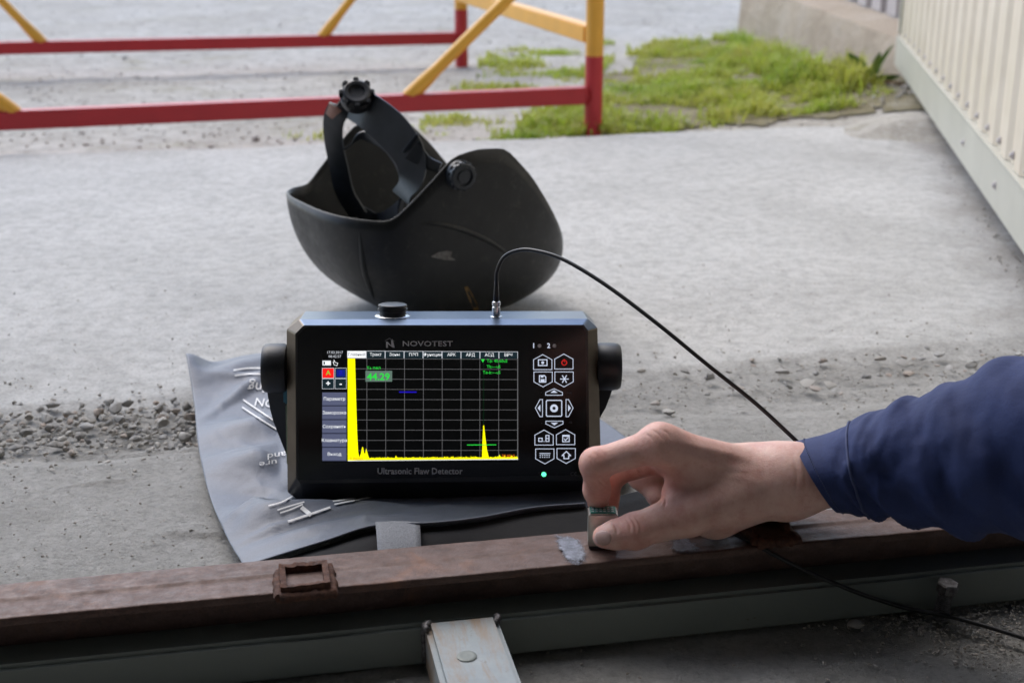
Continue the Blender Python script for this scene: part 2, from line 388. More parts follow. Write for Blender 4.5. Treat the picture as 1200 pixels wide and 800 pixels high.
def Rz(a): c, s_ = math.cos(a), math.sin(a); return np.array([[c, -s_, 0], [s_, c, 0], [0, 0, 1]])
RB = Rz(BA)

# text as real flat geometry
_tc = {}
def text2d(txt, size=1., align='CENTER', shear=0., bold=0.):
    key = (txt, align, shear, bold)
    if key not in _tc:
        cu = bpy.data.curves.new('t', 'FONT'); cu.body = txt; cu.align_x = align; cu.align_y = 'CENTER'; cu.size = 1; cu.resolution_u = 2; cu.shear = shear; cu.offset = bold
        o = bpy.data.objects.new('t', cu); COL.objects.link(o)
        me = o.to_mesh() if False else bpy.data.meshes.new_from_object(o.evaluated_get(bpy.context.evaluated_depsgraph_get()))
        V = np.array([v.co[:2] for v in me.vertices]).reshape(-1, 2); Fc = [tuple(p.vertices) for p in me.polygons]
        bpy.data.objects.remove(o); bpy.data.curves.remove(cu); bpy.data.meshes.remove(me)
        _tc[key] = (V, Fc)
    V, Fc = _tc[key]; return V*size, Fc

# ================================================================== THE SETTING
def yard_z(x, y):
    x = np.asarray(x, float); y = np.asarray(y, float)
    base = -.035+.012*fbm(x*3, y*3, 4, 3)
    mound = .055*np.clip((x-.35)/.5, 0, 1)*np.clip((5-y)/1.5, 0, 1)*np.clip((y-2.5)/.3, 0, 1)
    return base+mound*(1+.3*fbm(x*5, y*5, 3, 9))
def axis(a, b, n): return np.linspace(a, b, n)
ys = np.concatenate([[-120, -40, -12, -3, 0, 1.5], axis(2.2, 7.5, 150), [8, 9, 11, 15, 25, 50, 120, 400]])
xs = np.concatenate([[-300, -100, -30, -10, -5], axis(-3, 3, 150), [5, 10, 30, 100, 300]])
X, Y = np.meshgrid(xs, ys, indexing='ij')
Z = yard_z(X, Y); Z = np.where((Y < 2.1), -.12, Z)
mb = MB(); mb.grid(np.stack([X, Y, Z], -1), len(xs), len(ys))
yard = tag(mb.build('ground', 'yard', smooth=True), kind='structure')

# concrete apron in front of the door, a real slab with a broken far edge
EDGE = toB(*(G(0, 180)[:2]))[1]             # distance of the far edge from the eye in the workshop's axes
CH = 1.235                                  # middle of the gravel-filled channel along the doorway
def apron_z(u, v):
    z = .0025*fbm(u*6, v*6, 5, 5)+.004*fbm(u*1.3, v*1.3, 2, 8)-.002
    return z
vs = np.concatenate([axis(CH+.02, 1.9, 110), axis(1.91, EDGE-.03, 60), axis(EDGE-.025, EDGE, 5)])
us = np.concatenate([[-9, -5, -3], axis(-1.9, 1.9, 330), [3, 5, 9]])
U, V_ = np.meshgrid(us, vs, indexing='ij')
Z = apron_z(U, V_)
jag = .016*fbm(U*7, U*0, 5, 12)
VV = np.where(V_ > EDGE-.03, V_+jag, V_); Z = np.where(V_ > EDGE-.008, Z-.006, Z)
Z = Z-.014*np.clip((CH+.07+.03*fbm(U*6, U*0, 3, 4)-V_)/.05, 0, 1)
Pts = np.stack([U*E1[0]+VV*E2[0], U*E1[1]+VV*E2[1], Z], -1)
mb = MB(); mb.grid(Pts, len(us), len(vs))
last = Pts[:, -1]; low = last.copy(); low[:, 2] = -.14
mb.grid(np.stack([last, low], 1), len(us), 2)
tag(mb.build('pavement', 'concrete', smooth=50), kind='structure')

# dusty workshop floor inside the doorway
vs = np.concatenate([[-8, -4, -1, .2], axis(.45, CH+.02, 230)])
us = np.concatenate([[-9, -5, -3, -1.2], axis(-.75, .75, 330), [1.2, 3, 5, 9]])
U, V_ = np.meshgrid(us, vs, indexing='ij')
Z = .003*fbm(U*9, V_*9, 5, 21)+.003*fbm(U*2, V_*2, 2, 22)-.003
lift = np.clip((fbm(U*5+3, V_*14, 3, 33)-.18)/.05, 0, 1)*.003
Z = Z+lift-.012*np.clip((V_-(CH-.075+.03*fbm(U*6, U*0, 3, 6)))/.05, 0, 1)
mb = MB(); mb.grid(np.stack([U*E1[0]+V_*E2[0], U*E1[1]+V_*E2[1], Z], -1), len(us), len(vs))
tag(mb.build('floor', 'floor', smooth=True), kind='structure')

# gravel in the channel
gs = bpy.data.objects.new('gravel_channel', None); COL.objects.link(gs); MW[gs.name] = Matrix(); gs['kind'] = 'structure'
def stone_mesh(seed, flat=.6, sub=2):
    r = np.random.default_rng(seed); bm = bmesh.new()
    for k in range(15 if sub > 1 else 9):
        c = r.normal(size=3); c /= np.linalg.norm(c); c *= r.uniform(.75, 1.05); bm.verts.new((c[0], c[1]*.78, c[2]*flat))
    h_ = bmesh.ops.convex_hull(bm, input=bm.verts[:]); bmesh.ops.delete(bm, geom=[v for v in bm.verts if not v.link_faces], context='VERTS')
    if sub > 1:
        bmesh.ops.bevel(bm, geom=bm.edges[:], offset=.07, segments=1, affect='EDGES')
    bmesh.ops.recalc_face_normals(bm, faces=bm.faces)
    me = bpy.data.meshes.new('stone'); bm.to_mesh(me); bm.free(); me.shade_smooth(); me.set_sharp_from_angle(angle=math.radians(30)); return me
STONES = [stone_mesh(k, random.uniform(.45, .75)) for k in range(9)]
CHIPS = [stone_mesh(k+50, random.uniform(.28, .45)) for k in range(6)]
for me in STONES: me.materials.append(MT['stone'])
for me in CHIPS: me.materials.append(MT['chip'])
def put_stone(me, loc, size, parent):
    o = bpy.data.objects.new('stone', me); COL.objects.link(o); o.parent = parent
    o.location = Vector(loc) if parent is gs or parent is None else MW[parent.name].inverted() @ Vector(loc)
    o.scale = (size, size*random.uniform(.75, 1.1), size*random.uniform(.8, 1.15)); o.rotation_euler = (random.uniform(-.25, .25), random.uniform(-.25, .25), random.uniform(0, 6.28)); return o
small = MB()
_sv = {}
def small_stone(loc, size):
    k = random.randrange(4)
    if k not in _sv:
        me = stone_mesh(90+k, .55, 1); _sv[k] = (np.array([v.co[:] for v in me.vertices]), [tuple(p.vertices) for p in me.polygons]); bpy.data.meshes.remove(me)
    V, Fc = _sv[k]; small.add(V*size*np.array([1, random.uniform(.7, 1.2), random.uniform(.6, 1.2)]) @ Rz(random.uniform(0, 6.28)).T+np.asarray(loc), Fc)
taken = []
def free(p, r):
    for q, s_ in taken:
        if (p[0]-q[0])**2+(p[1]-q[1])**2 < (.62*(r+s_))**2: return False
    taken.append((p, r)); return True
cnt = 0
# heap at the left
for _ in range(5000):
    if cnt >= 170: break
    x = random.uniform(-8, 236); y = random.gauss(496, 15)+(120-x)*.035
    if not 462 < y < 526: continue
    r = random.choice([.003, .004, .004, .005, .005, .006, .007, .008, .010])*random.uniform(.85, 1.2)
    p = G(x, y, .0)
    if free(p, r): put_stone(random.choice(STONES), (p[0], p[1], -.006+r*.22+random.uniform(-.001, .003)), r, gs); cnt += 1
cnt = 0
# flatter, thinner chips at the right
for _ in range(5000):
    if cnt >= 75: break
    x = random.uniform(700, 1215); y = 446-(x-950)*.055+random.gauss(0, 15)
    if x > 880 and y > 475-(x-880)*.14: continue
    if random.random() > .25+.75*min(1, max(0, (x-840)/110)): continue
    r = random.choice([.003, .004, .004, .005, .006, .008, .010])*random.uniform(.85, 1.15)
    p = G(x, y, 0)
    if free(p, r): put_stone(random.choice(CHIPS), (p[0], p[1], -.004+r*.22), r, gs); cnt += 1
for _ in range(2600):                       # grit along the channel and strewn about
    if random.random() < .62:
        u = random.uniform(-.75, -.05) if random.random() < .6 else random.uniform(0, .85); q = B(u, CH+random.gauss(0, .05)); s_ = random.uniform(.0008, .0030)*(1.4 if u < 0 else 1)
    else:
        q = G(random.uniform(0, 1200), random.uniform(330, 800)); s_ = random.uniform(.0006, .0022)
    small_stone((q[0], q[1], s_*.2-.002 if abs(toB(q[0], q[1])[1]-CH) > .08 else -.008+s_), s_)
for _ in range(1500):                       # specks over the open concrete
    q = G(random.uniform(0, 1200), random.uniform(300, 680)); s_ = random.uniform(.0006, .0018)*(1.8 if random.random() < .06 else 1); small_stone((q[0], q[1], s_*.3-.001), s_)
for _ in range(1500):                       # crumbs on the shaded floor at lower right
    q = G(random.gauss(1120, 75), random.gauss(715, 32)); s_ = random.uniform(.0006, .0024)
    small_stone((q[0], q[1], s_*.25-.001), s_)
for _ in range(3200):                       # loose pebbles all over the yard
    q = G(random.uniform(-20, 1000), random.uniform(0, 172)**1.0, -.03); z0 = float(yard_z(q[0], q[1]))
    if q[0]*E2[0]+q[1]*E2[1] < EDGE+.02: continue
    s_ = random.uniform(.002, .007)*(1.6 if random.random() < .1 else 1); small_stone((q[0], q[1], z0+s_*.15), s_)
for _ in range(500):                        # rubble on the soil and under the gate leaf
    if random.random() < .55:
        q = G(random.gauss(1055, 40), random.gauss(122, 10), -.02); z0 = float(yard_z(q[0], q[1]))+.004; s_ = random.uniform(.003, .011)
        if q[0]*E2[0]+q[1]*E2[1] < EDGE+.02: z0 = 0
    else:
        t_ = random.random(); q = G(1090+t_*120+random.gauss(0, 12), 150+t_*190+random.gauss(0, 8)); z0 = 0; s_ = random.uniform(.0008, .0032)
    small_stone((q[0], q[1], z0+s_*.2), s_)
o = small.build('grit', 'stone', gs); o['kind'] = 'stuff'
# dirt bed the gravel lies in
us = axis(-3, 3, 300); vs = axis(CH-.11, CH+.11, 26); U, V_ = np.meshgrid(us, vs, indexing='ij')
Z = -.010+.005*fbm(U*30, V_*30, 4, 41)
mb = MB(); mb.grid(np.stack([U*E1[0]+V_*E2[0], U*E1[1]+V_*E2[1], Z], -1), 300, 26)
mb.build('dirt_bed', 'floor', gs, smooth=True)

# ------------------------------------------------------------------ workshop round the camera: the roof and walls that shade the near floor
shop = thing('workshop', B(0, -3), 'dim grey workshop with a wide open doorway behind the viewpoint', 'building')
DV = 1.30
def shopbox(name, u0, u1, v0, v1, z0, z1):
    m = MB(); c = B((u0+u1)/2, (v0+v1)/2, (z0+z1)/2); m.box(c, (u1-u0, v1-v0, z1-z0), RB); return m.build(name, 'shop', shop)
shopbox('roof', -4.2, 3.4, -7.2, DV+.3, 4.7, 4.9)
shopbox('wall', -4.2, -4.0, -7, DV, 0.012, 4.7)
shopbox('wall', 3.2, 3.4, -7, DV, 0.012, 4.7)
shopbox('wall', -4.0, 3.2, -7.2, -7, 0.012, 4.7)
shopbox('wall', -4.0, -2.2, DV-.2, DV-.003, .012, 4.697)
shopbox('wall', 1.3, 3.2, DV-.2, DV-.003, .012, 4.697)
shopbox('lintel', -2.197, 1.297, DV-.2, DV-.006, 4.1, 4.694)

# ------------------------------------------------------------------ concrete footing wall, ribbed fence on it, open gate leaf
w0 = G(864, 50, -.03); w1 = G(1055, 104, -.02)
wd = (w1-w0); wd[2] = 0; wd /= np.linalg.norm(wd); wn = np.array([-wd[1], wd[0], 0.])     # wn points away from the yard
if wn[0] < 0: wn = -wn
wl = thing('footing_wall', w0, 'low weathered tan concrete wall behind the grass patch', 'wall')
mb = MB(); n = 60; Lw = 3.2; prof = []
for i in range(n):
    t = i/(n-1)*Lw; p = w0+wd*t
    ht = .205-.085*min(1, t/1.3)
    jj = [.012*fbm(np.array([t*9+k*5.3]), np.array([k*3.1]), 4, 14)[0] for k in range(6)]
    row = [p+wn*(0+jj[0])+[0, 0, -.12], p+wn*(.0+jj[1])+[0, 0, ht*.35], p+wn*(.006+jj[2])+[0, 0, ht*.8], p+wn*(.015+jj[3]*.5)+[0, 0, ht+jj[3]*.3],
           p+wn*.12+[0, 0, ht+.008+jj[4]*.3], p+wn*.25+[0, 0, ht+.006+jj[5]*.3], p+wn*.26+[0, 0, -.12]]
    prof.append(row)
prof = np.array(prof); mb.grid(prof, n, 7); mb.add(prof[0], [tuple(range(7))]); mb.add(prof[-1], [tuple(range(7))])
mb.build('wall_body', 'wall', wl, smooth=40)
fn = thing('ribbed_fence', w0+wn*.14+[0, 0, .2], 'grey lilac ribbed sheet fence standing on the concrete wall', 'fence')
mb = MB(); R_ = []
t = .12; k = 0
sh = []
while t < 3.1:
    for dt, d in ((0, 0), (.058, 0), (.066, .022), (.092, .022)):
        sh.append((t+dt, d))
    t += .10
V = []
for (t, d) in sh:
    ht = .205-.085*min(1, t/1.3)
    p = w0+wd*t+wn*(.15+d); V.append([p+[0, 0, ht+.012], p+[0, 0, 1.7]])
mb.grid(np.array(V), len(V), 2)
f1 = mb.build('ribbed_sheet', 'fence', fn, smooth=False)
f1.modifiers.new('s', 'SOLIDIFY').thickness = .002

gz = .045
g1 = G(1200, 300, gz); g0 = G(1048, 76, gz)      # near and far ends of the leaf's lower edge
gd = g0-g1; glen = np.linalg.norm(gd); gd /= glen; g1 = g1-gd*.55; glen += .55
gn = np.array([-gd[1], gd[0], 0.])               # towards the yard side facing the camera
if gn[0] > 0: gn = -gn
gt = thing('gate_leaf', g1, 'cream ribbed steel gate leaf swung open at the right edge', 'gate')
GR = np.stack([gd, -gn, [0, 0, 1]], 1)           # columns: along, into sheet, up
GH = 2.25
def gpt(s_, d, z): return g1+gd*s_+gn*(d-.021)+np.array([0, 0, z])
mb = MB(); mb.box(gpt(glen/2, .006, .036), (glen, .03, .072), GR, bev=.002)
mb.box(gpt(glen/2, .0065, .0735), (glen, .033, .003), GR)
mb.build('bottom_rail', 'gateframe', gt)
for s_ in (glen-.018, .02):
    mb = MB(); mb.box(gpt(s_, .004, GH/2+.08), (.036, .03, GH), GR, bev=.002); mb.build('stile', 'gateframe', gt)
mb = MB(); mb.box(gpt(glen/2, .004, GH+.12), (glen, .03, .07), GR, bev=.002); mb.build('top_rail', 'gateframe', gt)
sh = []; t = .04; PIT = .115
while t < glen-.13:
    sh += [(t, 0), (t+.046, 0), (t+.060, .006), (t+.101, .006)]; t += PIT
sh.append((glen-.04, 0))
mb = MB(); mb.grid(np.array([[gpt(a, .010+d, .076), gpt(a, .010+d, GH+.08)] for a, d in sh]), len(sh), 2)
o = mb.build('ribbed_sheet', 'gate', gt); o.modifiers.new('s', 'SOLIDIFY').thickness = .001
t = .04
k = 0
while t < glen-.13:
    for dt, dz in (((.024, .088),) if k not in (6, 9) else ((.024, .088), (.08, .035))):
        mb = MB(); mb.lathe([(.0046, 0), (.0046, .0014), (.0034, .0034), (.0015, .0042)], gpt(t+dt, .0125 if dz > .05 else .0215, dz), np.stack([gd, [0, 0, 1], gn], 1), 6)
        mb.lathe([(.0068, 0), (.0068, .0009)], gpt(t+dt, .0115 if dz > .05 else .0208, dz), np.stack([gd, [0, 0, 1], gn], 1), 12)
        mb.build('screw', 'fence', gt)
    t += PIT; k += 1

# ------------------------------------------------------------------ red and yellow barrier frame
pf = G(695, 150, -.02); pb = G(541, 73, -.02)
def dirto(px0, px1, z):
    a, b = G(*px0, z), G(*px1, z); d = b-a; return d/np.linalg.norm(d)
rz = .052
rdir = dirto((690, 114), (0, 144), rz); rdir[2] = 0
bdir = dirto((530, 46), (0, 58), rz); bdir[2] = 0; bdir /= np.linalg.norm(bdir)
fr = thing('barrier_frame', pf, 'red and yellow welded steel barrier frame beyond the concrete apron', 'barrier')
def bar(name, a, b, wd_, ht, mat_, r=None):
    a = np.asarray(a); b = np.asarray(b); d = b-a; Ln = np.linalg.norm(d); d = d/Ln
    up = np.array([0, 0, 1.]) if abs(d[2]) < .9 else np.array([0, 1., 0]); s_ = np.cross(d, up); s_ /= np.linalg.norm(s_); up = np.cross(s_, d)
    mb = MB(); mb.box((a+b)/2, (Ln, wd_, ht), np.stack([d, s_, up], 1), bev=.003); return mb.build(name, mat_, fr, smooth=35)
LEN = 2.55
for base, dr in ((pf, rdir), (pb, bdir)):
    for far in (0, 1):
        q = base+dr*LEN*far if far else base
        lo, hi = q+[0, 0, -.06], q+[0, 0, .155]
        mb = MB(); mb.tube([lo, hi], .0195, 20); p_ = mb.build('post', 'red', fr, smooth=40)
        mb = MB(); mb.tube([hi, q+[0, 0, .95]], .0193, 20); mb.build('post', 'yellow', fr, smooth=40)
    a = base+dr*.021; a = np.array([a[0], a[1], rz]); b = base+dr*(LEN-.021); b = np.array([b[0], b[1], rz])
    bar('rail', a, b, .036, .036 if base is pf else .034, 'red')
    mb = MB(); q_ = [a+np.array([0, 0, .018*math.sin(t)])+np.cross(dr, [0, 0, 1])*.018*math.cos(t) for t in np.linspace(0, 6.28, 30)]; mb.tube(np.array(q_), .0022+.0014*rng.random(30), 6); mb.build('weld_bead', 'red', fr, smooth=True)
    hh = .88; 0 and bar('top_rail', [a[0], a[1], hh], [b[0], b[1], hh], .036, .036, 'yellow')
# cross beams joining the two sides
for far in (0, 1):
    a = pf+rdir*LEN*far; b = pb+bdir*LEN*far; d = (b-a)/np.linalg.norm(b-a)
    a = a+d*.021; b = b-d*.021
    bar('cross_beam', [a[0], a[1], .178], [b[0], b[1], .178], .036, .036, 'yellow')
def brace(base, dr, px, py, Yz, up_at, far):
    q = np.array(px)
def rail_at(base, dr, xpix):                    # point of a rail above pixel column
    k = (xpix-600)/F; best = min(np.linspace(0, LEN, 2000), key=lambda t: abs(proj(np.array([base[0]+dr[0]*t, base[1]+dr[1]*t, rz]))[0]-xpix)); return best
for base, dr, xs_ in ((pf, rdir, ((483, 0), (14, 1))), (pb, bdir, ((380, 0), (48, 1)))):
    for xp, far in xs_:
        t = rail_at(base, dr, xp); p0 = np.array([base[0]+dr[0]*t, base[1]+dr[1]*t, rz+.018])
        sgn = -1 if not far else 1
        slope = .90 if base is pf else 1.2
        dt = min(t, .62) if not far else .62
        p1 = p0+dr*sgn*dt+np.array([0, 0, dt*slope])
        d = (p1-p0)/np.linalg.norm(p1-p0)
        mb = MB(); mb.tube([p0-d*.012, p0+d*.02, p0+d*.05, p0+d*.07, p1], [.016, .016, .0145, .0125, .0125], 14); mb.build('brace', 'yellow', fr, smooth=50)

# ------------------------------------------------------------------ grass, weeds, stones at the yard's edge
def inpoly(P, poly):
    x, y = P[:, 0], P[:, 1]; r = np.zeros(len(P), bool); j = len(poly)-1
    for i in range(len(poly)):
        xi, yi = poly[i]; xj, yj = poly[j]
        c = ((yi > y) != (yj > y)) & (x < (xj-xi)*(y-yi)/(yj-yi+1e-12)+xi); r ^= c; j = i
    return r
blades = MB()
def blade_field(poly_px, n, dens, hgt, seed):
    poly = [tuple(G(x, y, -.02)[:2]) for x, y in poly_px]; A = np.array(poly); r = np.random.default_rng(seed)
    P = r.uniform(A.min(0), A.max(0), (n, 2)); P = P[inpoly(P, poly)]
    cl = fbm(P[:, 0]*6, P[:, 1]*6, 5, seed+60); d = 1.7*cl+dens; P = P[d > r.uniform(0, .55, len(P))]
    # keep off the slab
    v = P[:, 0]*E2[0]+P[:, 1]*E2[1]; P = P[v > EDGE+.01]
    n = len(P); z = yard_z(P[:, 0], P[:, 1]); a = r.uniform(0, 6.28, n); h = hgt*r.uniform(.35, 1.4, n)*np.clip(1+1.5*fbm(P[:, 0]*11, P[:, 1]*11, 3, seed+80), .35, 2.); w_ = r.uniform(.0016, .0034, n); lean = r.uniform(.2, 1.1, n)
    b0 = np.stack([P[:, 0], P[:, 1], z-.004], 1); sx = np.stack([np.cos(a), np.sin(a), 0*a], 1); ln = np.stack([-np.sin(a), np.cos(a), 0*a], 1)
    V = np.stack([b0-sx*w_[:, None], b0+sx*w_[:, None], b0+ln*(lean*h*.35)[:, None]+[0, 0, 1]*h[:, None]*.62+sx*w_[:, None]*.8, b0+ln*(lean*h*.35)[:, None]+[0, 0, 1]*h[:, None]*.62-sx*w_[:, None]*.8,
                  b0+ln*(lean*h*.95)[:, None]+[0, 0, 1]*h[:, None]*(1-.25*lean[:, None]**2)], 1)
    base = blades.n; blades.v.append(V.reshape(-1, 3)); blades.n += 5*n
    for i in range(n):
        k = base+5*i; blades.f += [(k, k+1, k+2, k+3), (k+3, k+2, k+4)]; blades.m += [0, 0]
blade_field([(690, 75), (790, 42), (868, 44), (905, 90), (1000, 108), (1050, 128), (1000, 140), (700, 152), (600, 150), (640, 110)], 70000, .36, .024, 1)
blade_field([(870, 42), (880, 60), (930, 88), (1010, 108), (1010, 130), (900, 110), (850, 70)], 16000, .6, .045, 2)
blade_field([(580, 55), (720, 45), (720, 150), (560, 152), (470, 155)], 24000, .0, .016, 3)
blade_field([(330, 152), (500, 140), (700, 125), (700, 155), (330, 165)], 12000, -.08, .014, 4)
gr = blades.build('grass', 'grass'); tag(gr, 'bright green and yellowing grass at the foot of the low wall', 'grass', kind='stuff')
# mossy soil showing between the blades
poly = [(700, 80), (800, 42), (866, 44), (930, 85), (1052, 100), (1120, 110), (1120, 145), (990, 143), (720, 152), (690, 130)]
pp = [tuple(G(x, y, -.02)[:2]) for x, y in poly]; A = np.array(pp)
gx, gy = np.meshgrid(np.linspace(A[:, 0].min(), A[:, 0].max()+.1, 110), np.linspace(A[:, 1].min(), A[:, 1].max(), 110), indexing='ij')
c = A.mean(0); P = np.stack([gx.ravel(), gy.ravel()], 1)
inside = inpoly(P+.16*np.stack([fbm(P[:, 0]*9, P[:, 1]*9, 3, 71), fbm(P[:, 0]*9, P[:, 1]*9, 3, 72)], 1), pp) & (toB(P[:, 0], P[:, 1])[1] > EDGE+.03)
zz = yard_z(P[:, 0], P[:, 1])+.004+np.where(inside, 0, 0)
idx = np.arange(110*110).reshape(110, 110); fs = []
ins = inside.reshape(110, 110)
for i in range(109):
    for j in range(109):
        if ins[i, j] and ins[i+1, j] and ins[i, j+1] and ins[i+1, j+1]: fs.append((idx[i, j], idx[i+1, j], idx[i+1, j+1], idx[i, j+1]))
used = sorted({i for f in fs for i in f}); rm = {u: k for k, u in enumerate(used)}
mb = MB(); mb.add(np.stack([P[used, 0], P[used, 1], zz[used]], 1), [tuple(rm[i] for i in f) for f in fs]); tag(mb.build('soil', 'soil', smooth=True), kind='structure')
# loose stones in the grass: pieces of the yard
for (x, y, r) in ((756, 112, .020), (722, 122, .016), (858, 78, .014), (806, 142, .022), (862, 100, .013), (838, 103, .012), (716, 96, .012), (880, 100, .012), (905, 118, .011), (640, 140, .012), (1040, 116, .02), (1060, 122, .022), (1070, 130, .016), (975, 125, .012),
                  (600, 62, .012), (560, 84, .011), (430, 152, .012), (300, 158, .014), (345, 157, .011), (145, 64, .013), (640, 20, .012)):
    p = G(x, y, -.02); z = float(yard_z(p[0], p[1])); o = put_stone(random.choice(STONES), (p[0], p[1], z+r*.3), r, yard)
# a weed by the wall
wp = G(1018, 108, -.005); wz = float(yard_z(wp[0], wp[1])); wp[2] = wz
wd_t = thing('weed', wp, 'broad leaved weed growing against the low concrete wall', 'plant')
for (dx, dy, dz, wdt) in ((-.045, -.01, .10, .016), (.012, -.02, .105, .010), (.038, .0, .12, .007), (-.02, -.05, .05, .012), (.05, -.03, .045, .012), (.025, .02, .08, .01)):
    c = np.array([dx, dy, dz]); side = np.cross(c, [0, 1, 0]); side /= np.linalg.norm(side); V = []
    for i in range(8):
        t = i/7; wv = wdt*math.sin(math.pi*min(1, .12+.88*t))**.8; m_ = wp+c*t+np.array([dx, 0, 0])*.4*t*t-[0, 0, .02*t*t]
        V += [m_-side*wv, m_+np.array([0, .004, 0]), m_+side*wv]
    mb = MB(); mb.grid(np.array(V).reshape(8, 3, 3), 8, 3); mb.build('leaf', 'leaf', wd_t, smooth=True)
mb = MB()
for k in range(7):
    a = random.uniform(0, 6.28); mb.tube([wp+[0, 0, -.005], wp+np.array([math.cos(a)*.04, math.sin(a)*.03-.02, .012]), wp+np.array([math.cos(a)*.08, math.sin(a)*.05-.03, .006])], [.004, .003, .0015], 5)
mb.build('stem', 'stem', wd_t)

# ================================================================== STEEL BEAMS ON THE FLOOR
TOPZ = .058
def bx(mb, u0, u1, v0, v1, z0, z1, bev=.0, mi=0):
    mb.box(B((u0+u1)/2, (v0+v1)/2, (z0+z1)/2), (u1-u0, v1-v0, z1-z0), RB, mi, bev)
bv1 = toB(*G(500, 639, TOPZ)[:2])[1]; bv0 = toB(*G(500, 677, TOPZ)[:2])[1]
bm_t = thing('steel_beam', B(0, (bv0+bv1)/2, .031), 'brown rusty steel beam lying across the whole foreground', 'beam')
def beam_top(u0, u1, v0, v1, z0, z1, name, seed, nu=260, nv=10, ea=.0012, eb=.0012):
    """a bar whose top skin is pitted and rolled at the edges"""
    us = np.linspace(u0, u1, nu)
    prof = [(v0, z0), (v0, z1-ea), (v0+ea*.35, z1-ea*.35), (v0+ea, z1)]+[(v, z1) for v in np.linspace(v0+ea, v1-eb, nv)[1:-1]]+[(v1-eb, z1), (v1-eb*.35, z1-eb*.35), (v1, z1-eb), (v1, z0)]
    P = np.array([[B(u, v, z) for v, z in prof] for u in us]); k = len(prof)
    for j in range(1, k-1):
        vj = prof[j][0]
        if name == 'flange': P[:, j, 2] += .0009*min(1, max(0, (vj-vm)/.002+.5))-.0004+.0007*math.exp(-((vj-vm)/.0014)**2)
        P[:, j, 2] += .0003*fbm(us*90, us*0+j*3.3, 3, seed)+.0002*fbm(us*9, us*0+j*.6, 2, seed+5)
    P[:, :3, :2] += (E2[None, None, :]*(.0003*fbm(us*70, us*0, 3, seed+9))[:, None, None])
    mb = MB(); mb.grid(P, nu, k, close=True); mb.add(P[0], [tuple(range(k))]); mb.add(P[-1], [tuple(range(k))]); return mb.build(name, 'rust', bm_t, smooth=50)
vm = bv0+(bv1-bv0)*.52
beam_top(-.72, .72, bv0, bv1, .0525, TOPZ, 'flange', 3, nv=26)
beam_top(-.72, .72, bv0+.016, bv1-.006, .0302, .0523, 'web', 31)
# square stubs of tube welded on top
def stub(xc, yc, outer, hgt, name, broken=False):
    c = G(xc, yc, TOPZ+.004); u, v = toB(c[0], c[1]); mb = MB(); o2 = outer/2; wth = .0038; nseg = 12
    fb = MB(); fb.box(B(u, v, TOPZ+.0008), (outer-2*wth-.0004, outer-2*wth-.0004, .003), RB)
    ring = []
    for (a, b, d, e) in ((-1, -1, 1, -1), (1, -1, 1, 1), (1, 1, -1, 1), (-1, 1, -1, -1)):
        for i in range(nseg): t = i/nseg; ring.append((a+(d-a)*t, b+(e-b)*t))
    rows = []
    for k, (su, sv) in enumerate(ring):
        jz = .0014*(random.random()-.5)+(-.5*hgt if broken and sv < -.2 else 0); jr = 1+.05*(random.random()-.5)
        inn = (o2-wth)/o2
        rows.append([B(u+su*o2*jr, v+sv*o2*jr, TOPZ-.002), B(u+su*o2*jr*.99, v+sv*o2*jr*.99, TOPZ+hgt+jz), B(u+su*o2*inn, v+sv*o2*inn, TOPZ+hgt+jz-.0006), B(u+su*o2*inn*.97, v+sv*o2*inn*.97, TOPZ-.002)])
    rows.append(rows[0]); mb.grid(np.array(rows), len(rows), 4)
    fb.build('stub_floor', 'rust', bm_t)
    # lumpy weld round its foot
    P = [B(u+su*(o2+.001), v+sv*(o2+.001), TOPZ+.0005) for su, sv in ring]; P.append(P[0]); P = np.array(P)
    mb.tube(P, .0026+.0016*rng.random(len(P)), 7)
    return mb.build(name, 'stub', bm_t, smooth=60)
stub(357, 677, .031, .0075, 'tube_stub')
stub(902, 619, .027, .006, 'tube_stub', True)
for (xc, yc, a, b, sd_) in ((670, 644, .0085, .0185, 5), (803, 641, .010, .010, 8)):    # patches ground bright for testing
    c = G(xc, yc, TOPZ); V = [[c[0], c[1], TOPZ+.0022]]; rr = np.random.default_rng(sd_)
    for j in range(40):
        t = 2*math.pi*j/40; q = (abs(math.cos(t))**3+abs(math.sin(t))**3)**(-1/3)+.30*fbm(np.array([2*math.cos(t)+9]), np.array([2*math.sin(t)+sd_]), 4, sd_)[0]+.035*rr.normal()
        du, dv = a*q*math.cos(t), b*q*math.sin(t); pb_ = B(du, dv); vv = toB(c[0]+pb_[0], c[1]+pb_[1])[1]
        V.append([c[0]+pb_[0], c[1]+pb_[1], TOPZ+.0006])
    V[0][2] = TOPZ+.0016
    V = np.array(V); Rn = [V[0]]; rings = 7
    for q in range(1, rings+1): Rn += list(V[0]+(V[1:]-V[0])*q/rings*1.25)
    Rn = np.array(Rn); Rn[:, 2] = TOPZ+.0013
    fc = [(0, 1+j, 1+(j+1) % 40) for j in range(40)]+[(1+q*40+j, 1+(q+1)*40+j, 1+(q+1)*40+(j+1) % 40, 1+q*40+(j+1) % 40) for q in range(rings-1) for j in range(40)]
    mb = MB(); mb.add(Rn, fc); o = mb.build('ground_patch', 'gel', bm_t, smooth=True)
    at = o.data.attributes.new('rim', 'FLOAT', 'POINT'); at.data.foreach_set('value', [0.]+[(1+k//40)/rings for k in range(40*rings)])
# painted tube beneath
t2 = thing('steel_tube', B(0, bv0, 0), 'grey green painted steel tube lying under the rusty beam', 'tube')
mb = MB(); bx(mb, -.75, .75, bv0-.009, bv1-.004, .0, .030, .003); mb.build('tube_wall', 'graypaint', t2, smooth=40)
